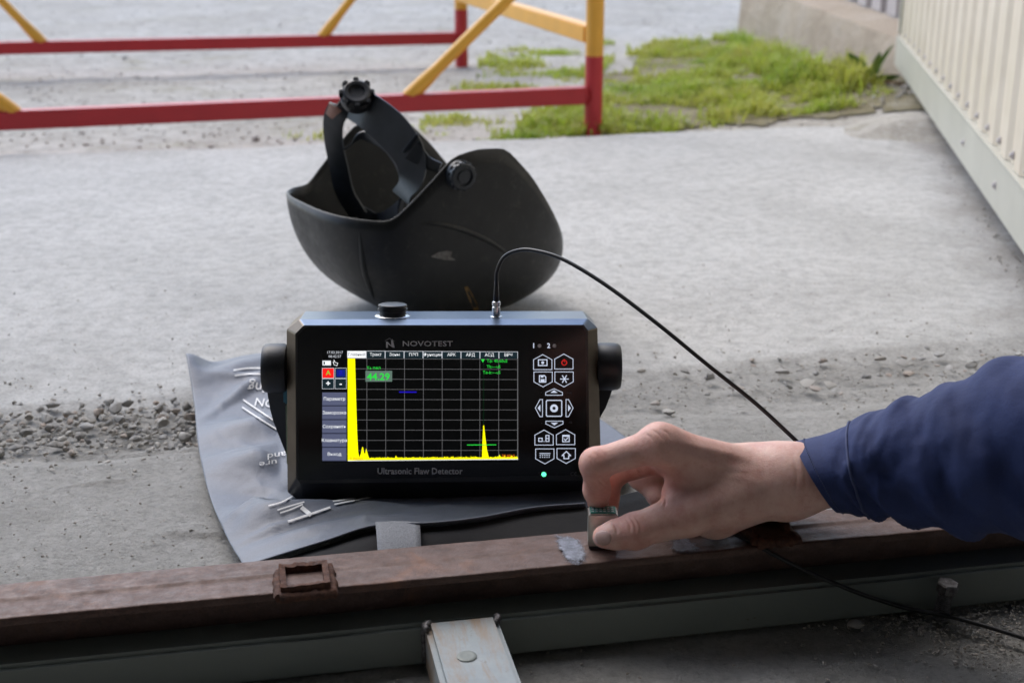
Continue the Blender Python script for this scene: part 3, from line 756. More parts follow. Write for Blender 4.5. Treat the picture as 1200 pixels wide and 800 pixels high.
# pale blue tube reaching towards the camera
c0 = toB(*G(545, 738, .034)[:2]); tu = c0[0]
t3 = thing('cross_tube', B(tu, bv0-.12, 0), 'pale blue rust streaked square tube pointing at the camera', 'tube')
mb = MB(); bx(mb, tu-.0235, tu+.0235, bv0-.60, bv0-.0115, .0, .034, .0035); mb.build('tube_wall', 'bluepaint', t3, smooth=40)
bo = G(547, 769, .034)
mb = MB(); mb.lathe([(.0060, 0), (.0062, .0006), (.0048, .0012), (.0036, .0009), (.001, .0011)], bo, None, 14); mb.build('bolt_head', 'graypaint', t3, smooth=40)
for sg in (-1, 1):
    mb = MB()
    P = [B(tu+sg*.0225+random.uniform(-.002, .002), bv0-.012-.0022*k, .0325+.0015*random.random()) for k in range(5)]
    mb.tube(P, [.0014+.0012*random.random() for _ in P], 7)
    P = [B(tu+sg*.0238, bv0-.0108, .032-.004*k) for k in range(8)]; mb.tube(P, [.0014+.001*random.random() for _ in P], 7)
    mb.build('weld_bead', 'weld', t3, smooth=True)
# ivory tube at the lower right corner
ce = toB(*G(1180, 800, .02)[:2])
t4 = thing('ivory_tube', B(.34, ce[1]-.02, 0), 'pale steel tube barely showing at the bottom right corner', 'tube')
mb = MB(); bx(mb, .16, .75, ce[1]-.045, ce[1]+.001, 0, .02, .002); mb.build('tube_wall', 'gateframe', t4, smooth=40)
# bolt standing by the beam
bb = min((B(q, bv0-.0195, 0) for q in np.linspace(.2, .7, 1600)), key=lambda p: abs(proj(p)[0]-1101))
t5 = thing('steel_bolt', bb, 'short grey steel bolt standing beside the beam at the right', 'bolt')
P0 = np.array([bb[0], bb[1], 0]); tl = np.array([.1, -.05, 1.]); tl /= np.linalg.norm(tl)
BR = np.array(Vector(tl).to_track_quat('Z', 'Y').to_matrix())
mb = MB(); mb.lathe([(.0052, 0)]+[(r_, .002+k*.0014+dz) for k in range(14) for r_, dz in ((.0052, 0), (.0045, .0007))]+[(.0050, .023)], P0, BR, 14); mb.build('shank', 'weld', t5, smooth=30)
mb = MB(); mb.lathe([(.0074, 0), (.0078, .001), (.0078, .0056), (.0068, .0066)], P0+tl*.0225, BR, 6); mb.build('head', 'weld', t5)
# lone stone on the dark floor
sp_ = G(1003, 735, 0)
o = bpy.data.objects.new('stone', STONES[3].copy()); COL.objects.link(o); o.location = (sp_[0], sp_[1], .003); o.scale = (.0095, .008, .007); o.rotation_euler = (0, .25, .7)
tag(o, 'single dark grey stone on the floor in front of the beam at right', 'stone')

# ================================================================== BAG
def pxz(pts): return np.array([G(x, y, z) for x, y, z in pts])
left = spline(pxz([(218, 419, .024), (227, 468, .010), (232, 520, .007), (243, 572, .007), (262, 622, .008), (287, 665, .012)]), 110)
right = spline(pxz([(668, 470, .006), (735, 516, .006), (745, 540, .008), (720, 565, .022), (692, 580, .030), (686, 590, .034)]), 110)
topc = spline(pxz([(218, 419, .024), (300, 413, .010), (420, 418, .008), (560, 440, .006), (668, 470, .006)]), 160)
botc = spline(pxz([(287, 665, .012), (325, 652, .020), (382, 634, .034), (440, 616, .043), (505, 613, .046), (560, 607, .046), (625, 595, .040), (686, 590, .034)]), 160)
ns, nt_ = 160, 110
s_ = np.linspace(0, 1, ns)[:, None, None]; t_ = np.linspace(0, 1, nt_)[None, :, None]
Cn = (1-s_)*left[None]+s_*right[None]+(1-t_)*topc[:, None]+t_*botc[:, None]-((1-s_)*(1-t_)*left[0]+s_*(1-t_)*right[0]+(1-s_)*t_*left[-1]+s_*t_*right[-1])
bx_, by_ = Cn[..., 0].copy(), Cn[..., 1].copy()
ed = np.minimum(np.minimum(s_[..., 0], 1-s_[..., 0])*6, 1)*np.minimum(np.minimum(t_[..., 0]*6, (1-t_[..., 0])*7), 1)
def gauss(cx, cy, ang, la, lb):
    c = G(cx, cy, .01); dx, dy = bx_-c[0], by_-c[1]; a = dx*math.cos(ang)+dy*math.sin(ang); b = -dx*math.sin(ang)+dy*math.cos(ang); return np.exp(-(a/la)**2-(b/lb)**2)
fold = .006*gauss(262, 470, 1.25, .09, .007)+.005*gauss(244, 540, .55, .07, .006)+.006*gauss(290, 600, .95, .08, .006)+.004*gauss(300, 440, .2, .06, .006)+.004*gauss(320, 630, .5, .09, .005)+.0015*(np.clip(.16-np.abs(fbm(bx_*13, by_*13, 3, 83)), 0, 1)/.16)**2+.016*gauss(252, 440, 1.0, .10, .018)+.010*gauss(262, 505, .35, .09, .022)-.006*gauss(290, 470, .7, .08, .03)+.014*gauss(285, 545, .15, .10, .022)-.004*gauss(300, 580, .1, .1, .02)+.010*gauss(300, 615, .5, .09, .022)+.006*gauss(360, 640, .35, .1, .012)+.008*gauss(420, 600, .1, .12, .02)+.006*gauss(600, 585, .1, .1, .018)
_pp = proj(np.stack([bx_, by_, bx_*0+.008], -1)); fold *= 1.05; fold *= 1-np.exp(-(np.maximum(0, np.maximum(330-_pp[..., 0], _pp[..., 0]-720))/14)**2)*np.exp(-(np.maximum(0, np.maximum(500-_pp[..., 1], _pp[..., 1]-596))/9)**2)
fold += .0018*fbm(bx_*40, by_*40, 3, 81)
lowz = .007+.020*np.exp(-(s_[..., 0]/.07)**2-(t_[..., 0]/.10)**2)
bz = lowz+(np.clip(Cn[..., 2], .004, .06)-lowz)*np.where(t_[..., 0]+0*s_[..., 0] > .0, (t_[..., 0]+0*s_[..., 0])**5, 0)+np.clip(fold, -.003, 1)*(ed*.85+.15*(t_[..., 0] < .97))
bagv = np.stack([bx_, by_, bz], -1)
bag = thing('fabric_bag', G(420, 520, 0), 'flattened grey fabric bag with white print under the instrument', 'bag')
mb = MB(); mb.grid(bagv, ns, nt_)
bo_ = mb.build('top_panel', 'bag', bag, smooth=True); md = bo_.modifiers.new('s', 'SOLIDIFY'); md.thickness = .0012; md.offset = -1
bvh = BVHTree.FromPolygons([Vector(p) for p in bagv.reshape(-1, 3)], mb.f)
def on_bag(P, lift=.0006):
    out = []
    for p in P:
        h_ = bvh.ray_cast(Vector((p[0], p[1], .3)), Vector((0, 0, -1)))
        out.append((p[0], p[1], (h_[0].z if h_[0] else .012)+lift))
    return out
pr = MB()
def on_bag_px(x, y, lift=.0006):
    d_ = Vector(ray(x, y)).normalized(); h_ = bvh.ray_cast(Vector((0, 0, H)), d_)
    p = np.array(h_[0]) if h_[0] else G(x, y, .012)
    return p-np.array(d_)*.0006+np.array([0, 0, lift+.0017])
def bag_line(px, w_=1.7, n=30):
    px = np.array(px, float); P = spline(px, n) if len(px) > 2 else np.array([px[0]+(px[1]-px[0])*i/(n-1) for i in range(n)])
    T = np.gradient(P, axis=0); T /= np.linalg.norm(T, axis=1)[:, None]; Nn = np.stack([-T[:, 1], T[:, 0]], 1)
    mb = MB(); mb.grid(np.array([[on_bag_px(*(p+q*w_/2)), on_bag_px(*p), on_bag_px(*(p-q*w_/2))] for p, q in zip(P, Nn)]), n, 3); mb.build('printed_stroke', 'print', bag)
def z6(X, Y): return 180+X/2.856, 400+Y/2.856
for seg in (((268, 103), (320, 96), (400, 97)), ((272, 121), (320, 115), (400, 117)), ((300, 202), (350, 236), (430, 290)), ((297, 227), (350, 262), (420, 306)),
            ((385, 558), (430, 545), (468, 524)), ((415, 572), (460, 558), (505, 545)), ((424, 582), (460, 570), (500, 553)), ((605, 553), (680, 538), (750, 523)), ((600, 543), (660, 534), (700, 526))):
    bag_line([z6(*q) for q in seg])
bag_line([z6(*q) for q in ((450, 611), (520, 588), (592, 563))], 2.6)
bag_line([z6(*q) for q in ((495, 563), (512, 577), (528, 590))], 5.)
def bag_text(txt, px, size, ang, sy=1., sh=0.):
    V, Fc = text2d(txt, size); ca, sa = math.cos(ang), math.sin(ang)
    mb = MB(); mb.add([on_bag_px(px[0]+(x+sh*y)*ca+y*sy*sa, px[1]+(x+sh*y)*sa-y*sy*ca, .0008) for x, y in V], Fc); mb.build('printed_word', 'print', bag)
bag_text('ing', z6(346, 160), 18, math.pi+.04, 1.0, .15); bag_text('ON', z6(374, 211), 15.5, math.pi+.10, .9, .15)
bag_text('and', z6(412, 389), 16, math.pi-.16, .62, .1); bag_text('ure', z6(384, 416), 16, math.pi-.16, .6, .1)
# seam stitched along the front hem
P = np.array([bagv[i, -10]+[0, 0, .0007] for i in range(2, ns-2)]); mb = MB()
for i in range(0, len(P)-1): mb.tube([P[i], P[i]+(P[i+1]-P[i])*.6], .00025, 4)
mb.build('stitching', 'webbing', bag)
# black underside panel filling the open mouth, back to the beam
fu = np.linspace(0, 1, 90); rowt = np.concatenate([botc[(np.linspace(0, 1, 70)*159).astype(int)], spline(pxz([(686, 590, .034), (735, 574, .034), (800, 560, .028)]), 21)[1:]])
A_ = np.array([B(toB(p[0], p[1])[0], bv1+.006, .012+.010*min(1, 4*min(f_, 1-f_))) for f_, p in zip(fu, rowt)])
mid = []
for k in range(9):
    t = k/8; q = rowt*(1-t)+A_*t; q[:, 2] = rowt[:, 2]*(1-t)**1.6+A_[:, 2]*(1-(1-t)**1.6)-.003*(1-t)+.004*fbm(fu*14, fu*0+t*3, 3, 91)*math.sin(math.pi*t); mid.append(q)
mid = np.array(mid); mid[0, :, 2] -= .002; mid[0, :, 1] += .004; mb = MB(); mb.grid(mid, 9, 90); o = mb.build('lining', 'lining', bag, smooth=True); o.modifiers.new('s', 'SOLIDIFY').thickness = .001
# webbing strap in the mouth
a0 = G(440, 618, .040); a1 = G(492, 615, .042); b0_ = B(*toB(*G(443, 652, .04)[:2]), .040); b1_ = B(*toB(*G(494, 648, .04)[:2]), .040)
rows = []
for i in range(14):
    t = i/13; l_ = np.array(a0)*(1-t)+b0_*t; r_ = np.array(a1)*(1-t)+b1_*t; zz_ = .0445-.006*t+.003*math.sin(3*t)
    rows.append([np.array([*(l_*(1-q)+r_*q)[:2], zz_+.0008*math.sin(q*3.14)+.0007*(i % 2)]) for q in np.linspace(0, 1, 8)])
mb = MB(); mb.grid(np.array(rows), 14, 8); o = mb.build('strap', 'webbing', bag, smooth=True); o.modifiers.new('s', 'SOLIDIFY').thickness = .0018

# ================================================================== ULTRASONIC INSTRUMENT
DC = np.array([-.0722, 1.0033, .0641+H-.45])
yaw, lean, roll = np.radians([2.3127, -8.0306, .911])
DR = np.array(Matrix.Rotation(yaw, 3, 'Z') @ Matrix.Rotation(lean, 3, 'X') @ Matrix.Rotation(roll, 3, 'Y'))
def D(x, y, dep=0.):
    """pixel -> local point on the instrument's front (or a plane 'dep' behind it); local origin is the screen centre"""
    n_ = DR[:, 1]; d = ray(x, y); c = DC+n_*dep; t = ((c-[0, 0, H])@n_)/(d@n_); return DR.T @ (np.array([0, 0, H])+d*t-DC)
BASE = D(520, 590, .012)[2]
dev = thing('flaw_detector', DC+DR@np.array([D(518, 480)[0], .02, BASE]), 'black handheld ultrasonic flaw detector with lit yellow trace on screen', 'instrument', Matrix(DR.tolist()))
def dbuild(mb, name, mats, parent=None, smooth=False):
    mb.v = [v @ DR.T + DC for v in mb.v]; return mb.build(name, mats, parent or dev, smooth)
inner = np.array([D(*q) for q in ((352, 381), (686, 380.5), (688.5, 400), (691, 562), (677, 566), (361, 574), (347.5, 562), (345.5, 393))])
inner = np.array([D(*q) for q in ((356, 381), (684, 380.5), (689, 387), (691, 553), (687, 563), (352, 566), (347, 560), (346, 391))])
outer = np.array([D(*q, .011) for q in ((351, 374), (689, 373.5), (700, 384), (705, 570), (691, 574), (357, 592), (337, 576), (336, 386))])
n8 = len(inner)
front = inner.copy(); front[:, 1] = 0
mb = MB()
mb.add(front, [tuple(range(n8))], 0)
mid_ = outer.copy(); mid_[:, 1] = .011
mb.add(np.concatenate([front, mid_]), [(i, (i+1) % n8, n8+(i+1) % n8, n8+i) for i in range(n8)], 0)
mb.m[1:1+n8] = [2, 2, 1, 0, 0, 0, 1, 1]
back = mid_.copy(); back[:, 1] = .050; bk2 = back*.985; bk2[:, 1] = .056
for a_, b_ in ((mid_, back), (back, bk2)):
    k0 = len(mb.m); mb.add(np.concatenate([a_, b_]), [(i, (i+1) % n8, n8+(i+1) % n8, n8+i) for i in range(n8)], 0); mb.m[k0:k0+n8] = [2, 2, 0, 0, 0, 0, 1, 1]
mb.add(bk2, [tuple(range(n8))[::-1]], 0)
cs = dbuild(mb, 'case', ['body', 'bevel', 'top'])
bvm = cs.modifiers.new('b', 'BEVEL'); bvm.width = .0010; bvm.segments = 2; bvm.limit_method = 'ANGLE'; bvm.angle_limit = math.radians(15)
cs.data.shade_smooth(); cs.data.set_sharp_from_angle(angle=math.radians(20))
# front glass
gp = np.array([D(*q) for q in ((358, 384), (683, 383.5), (686, 389), (688, 556), (350, 562), (349, 393))]); gp[:, 1] = -.0008
mb = MB(); g2 = gp.copy(); g2[:, 1] = .0004; n6 = 6
mb.add(np.concatenate([gp, g2]), [tuple(range(6))]+[(i, (i+1) % 6, 6+(i+1) % 6, 6+i) for i in range(6)]); dbuild(mb, 'front_glass', 'glass')
ZP = [-.0010]
class Flat:
    """flat print or screen picture lying on the instrument's front"""
    def __init__(s): s.mb = MB(); s.mats = []; s.y = -.0011
    def mi(s, m):
        if m not in s.mats: s.mats.append(m)
        return s.mats.index(m)
    def pts(s, px, dy): 
        P = np.array([D(*q) for q in px]); P[:, 1] = s.y-dy; return P
    def poly(s, px, m, dy=0.): s.mb.add(s.pts(px, dy), [tuple(range(len(px)))], s.mi(m)); return s
    def rect(s, x0, y0, x1, y1, m, dy=0.): return s.poly([(x0, y0), (x1, y0), (x1, y1), (x0, y1)], m, dy)
    def line(s, px, w_, m, dy=0., closed=False):
        P = [np.array(q, float) for q in px]
        if closed: P = P+[P[0]]
        for a, b in zip(P[:-1], P[1:]):
            d = b-a; l_ = np.linalg.norm(d)+1e-9; d /= l_; n_ = np.array([-d[1], d[0]])*w_/2; a2, b2 = a-d*w_*.4, b+d*w_*.4
            s.poly([a2+n_, b2+n_, b2-n_, a2-n_], m, dy)
        return s
    def text(s, txt, x, y, size, m, dy=.0001, sx=1., align='CENTER', shear=0., bold=0.):
        V, Fc = text2d(txt, 1., align, shear, bold)
        P = s.pts([(x+q[0]*size*sx, y-q[1]*size) for q in V], dy); s.mb.add(P, Fc, s.mi(m)); return s
    def disc(s, x, y, r, m, dy=0., n=20, r0=0.):
        if r0: 
            for i in range(n):
                a, b = 2*math.pi*i/n, 2*math.pi*(i+1)/n
                s.poly([(x+r0*math.cos(a), y+r0*math.sin(a)), (x+r*math.cos(a), y+r*math.sin(a)), (x+r*math.cos(b), y+r*math.sin(b)), (x+r0*math.cos(b), y+r0*math.sin(b))], m, dy)
        else: s.poly([(x+r*math.cos(2*math.pi*i/n), y+r*math.sin(2*math.pi*i/n)) for i in range(n)], m, dy)
        return s
    def build(s, name, parent=None): return dbuild(s.mb, name, s.mats, parent)
def q2(X, Y): return 370+X/5, 400+Y/5
# screen
f = Flat(); f.rect(377, 409.5, 607.5, 541, 's_black'); scr = f.build('screen')
f = Flat(); e = .00004
for k in range(10): x = 370+(190+110.2*k)/5 if k < 10 else 0; f.line([(x if k else 407.8, 419.5+.05*k), (x, 538.5)], .55, 's_grid', e)
f.line([(606.8, 419), (606.9, 537)], .55, 's_grid', e)
for k in range(10): y = 419.7+k*11.95; f.line([(407.8, y), (607, y+.9-.14*k)], .5, 's_grid', e)
f.build('graph_grid', scr)
f = Flat(); e = .00008
f.poly([q2(188, 98), q2(231, 98), q2(237, 330), q2(243, 520), q2(249, 640), q2(258, 690), q2(188, 697)], 's_yellow', e)
r_ = np.random.default_rng(5); X_ = 250
pk = {262: 655, 275: 600, 284: 655, 297: 617, 306: 655, 452: 678, 470: 664, 484: 672, 1065: 665, 1078: 648, 1090: 672, 1104: 652, 1120: 668, 1150: 652, 1165: 664}
xs_ = sorted(set(list(range(248, 1186, 6)))); base_ = lambda x: 690-(x-250)*.008
for a, b in zip(xs_[:-1], xs_[1:]):
    def hh(x):
        y = 682-(x-250)*.006-abs(r_.normal())*4
        for c_, p_ in pk.items(): y = min(y, p_+abs(x-c_)*5.5)
        return y
    ya, yb = hh(a), hh(b)
    f.poly([q2(a, ya), q2(b, yb), q2(b, base_(b)+2), q2(a, base_(a)+2)], 's_yellow', e)
f.poly([q2(974, 684), q2(976, 600), q2(981, 490), q2(986, 488), q2(994, 560), q2(1003, 630), q2(1016, 684)], 's_yellow', e*1.3)
f.line([q2(190, 696), q2(1184, 687)], .7, 's_white', e*1.5)
f.build('signal_trace', scr)
f = Flat(); e = .00014
f.line([q2(888, 603), q2(1055, 602)], .9, 's_green', e); f.line([q2(492, 294), q2(588, 294)], 1.5, 's_bblue', e); f.line([q2(984, 110), q2(983, 480)], .45, 's_gdark', e)
f.poly([q2(968, 102), q2(990, 102), q2(979, 122)], 's_green', e)
f.rect(*q2(292, 170), *q2(448, 233), 's_gbox', e); f.text('44.29', *q2(368, 206), 11.2, 's_green', e*1.3, 1.08, bold=.02)
f.text('Ya пел', *q2(340, 153), 5.2, 's_green', e, 1.05); f.text('Та: 40.60uS', *q2(1062, 113), 5.0, 's_green', e, 1.0); f.text('Tb:---uS', *q2(1042, 146), 5.0, 's_green', e, 1.0); f.text('Та-b:---uS', *q2(1030, 180), 5.0, 's_green', e, 1.0)
f.text('0.00mm', *q2(240, 683), 4.6, 's_orange', e, 1.05); f.text('20.00uS', *q2(1128, 668), 4.6, 's_orange', e, 1.05)
f.build('readout', scr)['kind'] = 'stuff'
tabs = ['Главный', 'Тракт', 'Зоны', 'ПЭП', 'Функции', 'АРК', 'АРД', 'АСД', 'ВРЧ']
for k, t in enumerate(tabs):
    f = Flat(); e = .00005; x0, x1 = 370+(186+111*k)/5, 370+(184+111*(k+1))/5; y0, y1 = 410.8+.12*k, 419+.05*k
    if k == 0: f.rect(x0, y0, x1, y1, 's_white', e); f.text(t, (x0+x1)/2, (y0+y1)/2, 4.9, 's_dk', e*2)
    else:
        f.rect(x0, y0, x1, y1, 's_dk', e); f.line([(x0, y1), (x0, y0), (x1, y0), (x1, y1)], .5, 's_txt', e*1.5); f.text(t, (x0+x1)/2, (y0+y1)/2, 5.0, 's_white', e*2)
    f.build('menu_tab', scr)
for k, t in enumerate(['Параметр', 'Заморозка', 'Сохранить', 'Клавиатура', 'Выход']):
    f = Flat(); e = .00005; y0, y1 = 459.3+16.15*k, 475+16.15*k
    f.rect(377.8, y0, 406.2, y1, 's_btn', e); f.rect(377.8, y1-.9, 406.2, y1, 's_btnedge', e*1.4); f.text(t, 392, (y0+y1)/2-.2, 5.3, 's_white', e*2); f.build('menu_button', scr)
f = Flat(); e = .00005; f.rect(377.8, 430.8, 391.5, 442.6, 's_red', e); f.line([(377.8, 430.8), (391.5, 430.8), (391.5, 442.6), (377.8, 442.6)], .5, 's_txt', e*1.4, True); f.text('A', 384.8, 436.4, 8, 's_green', e*2); f.build('menu_button', scr)
f = Flat(); f.rect(392.8, 430.8, 406, 442.6, 's_dk', e); f.rect(394.5, 432.5, 404.5, 441, 's_blue', e*1.3); f.line([(392.8, 430.8), (406, 430.8), (406, 442.6), (392.8, 442.6)], .45, 's_txt', e*1.4, True); f.text('B', 399.5, 436.5, 7, 's_bblue', e*2); f.build('menu_button', scr)
for x0, x1, t in ((377.8, 391.5, '+'), (392.8, 406, '-')):
    f = Flat(); f.rect(x0, 443.3, x1, 455, 's_dk', e); f.line([(x0, 443.3), (x1, 443.3), (x1, 455), (x0, 455)], .45, 's_txt', e*1.4, True); f.text(t, (x0+x1)/2, 449, 9, 's_white', e*2, bold=.03); f.build('menu_button', scr)
f = Flat(); f.text('17.03.2017', 392.5, 412.6, 4.3, 's_txt', e, 1.0); f.text('08:42:57', 392.5, 417.3, 4.3, 's_txt', e, 1.0)
f.rect(378.5, 422.6, 388, 427.2, 's_white', e); f.line([(378.2, 422.2), (387.8, 422.2), (387.8, 427.6), (378.2, 427.6)], .5, 's_txt', e*1.5, True); f.rect(379.3, 423.4, 381, 426.4, 's_dk', e*2)
f.line([(390.5, 423.5), (391.6, 427), (395, 428), (396, 425), (393, 424.3), (391.6, 421.3), (391.3, 424.5)], .55, 's_white', e); f.build('status_bar', scr)['kind'] = 'stuff'
# printed words and logo
f = Flat(); f.text('NOVOTEST', 501, 402.6, 8.6, 'greyprint', 0, 1.33, bold=.004)
f.poly([(452.5, 407), (452.5, 400), (454.4, 400), (458.5, 404.6), (458.5, 398.5), (460.2, 397), (462.6, 406.8), (460.2, 406.8), (454.6, 402.4), (454.6, 407)], 'greyprint'); f.line([(451.5, 399), (456.5, 396), (462, 399.5)], .8, 'dimprint'); f.build('logo')
f = Flat(); f.text('Ultrasonic Flaw Detector', 492, 551.6, 10.4, 'greyprint', 0, .93, bold=.012); f.build('product_print')
# keypad
def hexkey(xc, yc, w_, h_, up):
    a, b = w_/2, h_/2; c_ = .34*h_
    if up is True: return [(xc-a, yc+b), (xc-a, yc-b+c_), (xc-.0, yc-b), (xc+a, yc-b+c_), (xc+a, yc+b)]
    return [(xc-a, yc-b), (xc+a, yc-b), (xc+a, yc+b-c_), (xc, yc+b), (xc-a, yc+b-c_)]
def z3(X, Y): return 610+X/4.446, 390+Y/4.446
def key(px, icon, th=.75):
    f = Flat(); f.poly(px, 'keyfill'); f.line(px, th, 'keyline', .0002, True); icon(f); f.build('key')
K = 'keyline'
def ic_cam(f): x, y = z3(115, 153); f.line([(x-5, y-3.4), (x+5, y-3.4), (x+5, y+3.4), (x-5, y+3.4)], 1.1, K, .0002, True); f.disc(x, y, 1.7, K, .0002)
def ic_pow(f): x, y = z3(227, 153); f.disc(x, y, 3.5, 'keyred', .0002, r0=2.2); f.rect(x-.6, y-4.3, x+.6, y-.5, 'keyred', .0003)
def ic_disk(f): x, y = z3(114, 237); f.line([(x-3.6, y-3.8), (x+2.2, y-3.8), (x+3.8, y-2.2), (x+3.8, y+3.8), (x-3.6, y+3.8)], 1.1, K, .0002, True); f.rect(x-2.2, y+.4, x+2.4, y+3.4, K, .0002); f.rect(x-2, y-3.6, x+1, y-1.4, K, .0002)
def ic_star(f):
    x, y = z3(228, 238)
    for k in range(3): a = k*math.pi/3; f.line([(x-4.6*math.cos(a), y-4.6*math.sin(a)), (x+4.6*math.cos(a), y+4.6*math.sin(a))], 1.1, K, .0002+.00003*k)
def ic_88(f): x, y = z3(121, 549); f.line([(x-6, y-.8), (x-2, y-.8), (x-2, y+3), (x-6, y+3)], 1., K, .0002, True); f.line([(x+2.4, y-4), (x+6, y-4), (x+6, y+3), (x+2.4, y+3)], 1., K, .0002, True); f.line([(x+2.4, y-.5), (x+6, y-.5)], 1., K, .0003); f.rect(x-.3, y+2.4, x+.6, y+3.5, K, .0003)
def ic_cal(f): x, y = z3(236, 546); f.line([(x-3.8, y-3.4), (x+3.8, y-3.4), (x+3.8, y+4), (x-3.8, y+4)], 1., K, .0002, True); f.rect(x-3.6, y-3.6, x+3.6, y-1.9, K, .0002); f.line([(x-2, y+.6), (x-.5, y+2.4), (x+2.4, y-1)], 1., K, .0003)
def ic_dash(f):
    x, y = z3(127, 637); f.rect(x-6.3, y-3.2, x+6.3, y-2.3, K, .0002)
    for k in range(5): f.rect(x-6.3+k*2.6, y-1, x-4.6+k*2.6, y-.1, K, .0002); f.rect(x-6.1+k*2.6, y+1.2, x-4.9+k*2.6, y+2.2, K, .0002)
    f.rect(x-1.8, y+3.6, x+1.8, y+4.4, 'keydim', .0002)
def ic_home(f): x, y = z3(238, 634); f.line([(x-5, y+.4), (x, y-4.4), (x+5, y+.4), (x+2.8, y+.4), (x+2.8, y+4), (x-2.8, y+4), (x-2.8, y+.4)], 1.1, K, .0002, True)
for (X, Y, up, ic) in ((115, 150, True, ic_cam), (225, 147, True, ic_pow), (117, 240, False, ic_disk), (226, 240, False, ic_star), (122, 542, True, ic_88), (234, 540, True, ic_cal), (126, 640, False, ic_dash), (237, 638, False, ic_home)):
    x, y = z3(X, Y); key(hexkey(x, y, 21.5, 17.5, up), ic)
def tri(x, y, dx, dy):
    def ic(f): f.poly([(x+dx*2.6-dy*4, y+dy*2.2-dx*4), (x+dx*2.6+dy*4, y+dy*2.2+dx*4), (x+dx*-1, y-dy*1)] if False else [(x+dy*4.2-dx*1, y+dx*4.2-dy*.8), (x-dy*4.2-dx*1, y-dx*4.2-dy*.8), (x+dx*2.2, y+dy*2.4)], K, .0002)
    return ic
x, y = z3(174, 306); key([(x-9.8, y+3.6), (x-9.8, y+.4), (x, y-4), (x+9.8, y+.4), (x+9.8, y+3.6)], tri(x, y, 0, -1))
x, y = z3(176, 473); key([(x-10, y-3.6), (x+10, y-3.6), (x+10, y-.4), (x, y+4.2), (x-10, y-.4)], tri(x, y-1, 0, 1))
x, y = z3(96, 389); key([(x+4, y-10), (x+4, y+10), (x+1, y+10), (x-4.3, y), (x+1, y-10)], tri(x+.5, y, -1, 0))
x, y = z3(254, 389); key([(x-4, y-10), (x-1, y-10), (x+4.3, y), (x-1, y+10), (x-4, y+10)], tri(x-.5, y, 1, 0))
x, y = z3(174, 390)
def ic_c(f): f.disc(x, y, 4.6, K, .0002, r0=1.9)
key([(x-8, y-9.3), (x+8, y-9.3), (x+9, y-8.3), (x+9, y+8.3), (x+8, y+9.3), (x-8, y+9.3), (x-9, y+8.3), (x-9, y-8.3)], ic_c, 1.1)
f = Flat(); f.text('1', *z3(68, 66), 8, K, 0, bold=.02); f.disc(*z3(98, 66), 2.2, 'greyprint'); f.text('2', *z3(146, 66), 8, K, 0, bold=.02); f.disc(*z3(176, 66), 2.2, 'greyprint')
f.text('+', *z3(108, 310), 4, 'keydim'); f.text('+dB', *z3(254, 310), 3.6, 'keydim'); f.text('-', *z3(110, 466), 5, 'keydim'); f.text('-dB', *z3(258, 464), 3.6, 'keydim'); f.text('C€', *z3(276, 732), 5.5, 'keydim', sx=1.1); f.text('!', *z3(96, 728), 5, 'keydim'); f.build('keypad_print')['kind'] = 'stuff'
f = Flat(); f.disc(*z3(121, 734), 2.8, 'led'); f.build('status_light')
# crease of the lower shell
f = Flat(); f.y = -.0004; f.build if False else None
# handle: two pivot knobs, legs behind, cross grip
for (xl, xr, yc, rr, sg) in ((308, 338, 432.5, 29.5, -1), (697, 727, 430.5, 28.5, 1)):
    a = D(xl, yc, .022); b = D(xr, yc, .022); r = rr*.664e-3*1.02
    Ln = abs(b[0]-a[0]); ctr = np.array([(a[0]+b[0])/2, .026, (a[2]+b[2])/2]); RX = np.array([[0, 0, 1], [1, 0, 0], [0, 1, 0]], float)
    prof = [(r*.80, -Ln/2), (r*.95, -Ln/2+.0015), (r, -Ln/2+.004), (r, Ln/2-.006), (r*.97, Ln/2-.002), (r*.9, Ln/2)] if sg > 0 else [(r*.9, -Ln/2), (r*.97, -Ln/2+.002), (r, -Ln/2+.006), (r, Ln/2-.004), (r*.95, Ln/2-.0015), (r*.8, Ln/2)]
    mb = MB(); mb.lathe(prof, ctr, RX, 40); kn = dbuild(mb, 'handle_knob', 'knob', None, 40)
    mb = MB(); xo = ctr[0]-sg*(-.001)
    P = np.array([[xo, .030, ctr[2]], [xo*(.985 if sg < 0 else .95), .042, ctr[2]-.03], [xo*(.945 if sg < 0 else .88), .058, ctr[2]-.056], [xo*.86, .078, BASE+.012]]); P = spline(P, 10)
    V = []
    for i in range(10):
        T = P[min(i+1, 9)]-P[max(i-1, 0)]; T /= np.linalg.norm(T); nrm = np.cross(T, [1, 0, 0]); wv = .012; th = .007
        V.append([P[i]+nrm*wv+[th, 0, 0], P[i]+nrm*wv-[th, 0, 0], P[i]-nrm*wv-[th, 0, 0], P[i]-nrm*wv+[th, 0, 0]])
    mb.grid(np.array(V), 10, 4, close=True); mb.add(V[-1], [(0, 1, 2, 3)]); dbuild(mb, 'handle_leg', 'knob', None, 50)
xl = D(323, 432, .022)[0]*.86; xr = D(712, 430, .022)[0]*.86
mb = MB(); mb.tube([[xl, .078, BASE+.012], [xr, .078, BASE+.012]], .011, 16); dbuild(mb, 'handle_grip', 'knob', None, True)
# side port covers on the left flank
lx = outer[7][0]
mb = MB(); mb.box((lx-.0012, .0255, (D(338, 480)[2]+D(338, 552)[2])/2), (.0036, .017, D(338, 480)[2]-D(338, 552)[2]), None, 0, .001); dbuild(mb, 'port_cover', 'teal')
mb = MB(); mb.box((lx-.002, .024, (D(338, 457)[2]+D(338, 479)[2])/2), (.0050, .014, D(338, 457)[2]-D(338, 479)[2]), None, 0, .0012); dbuild(mb, 'port_flap', 'cyan')
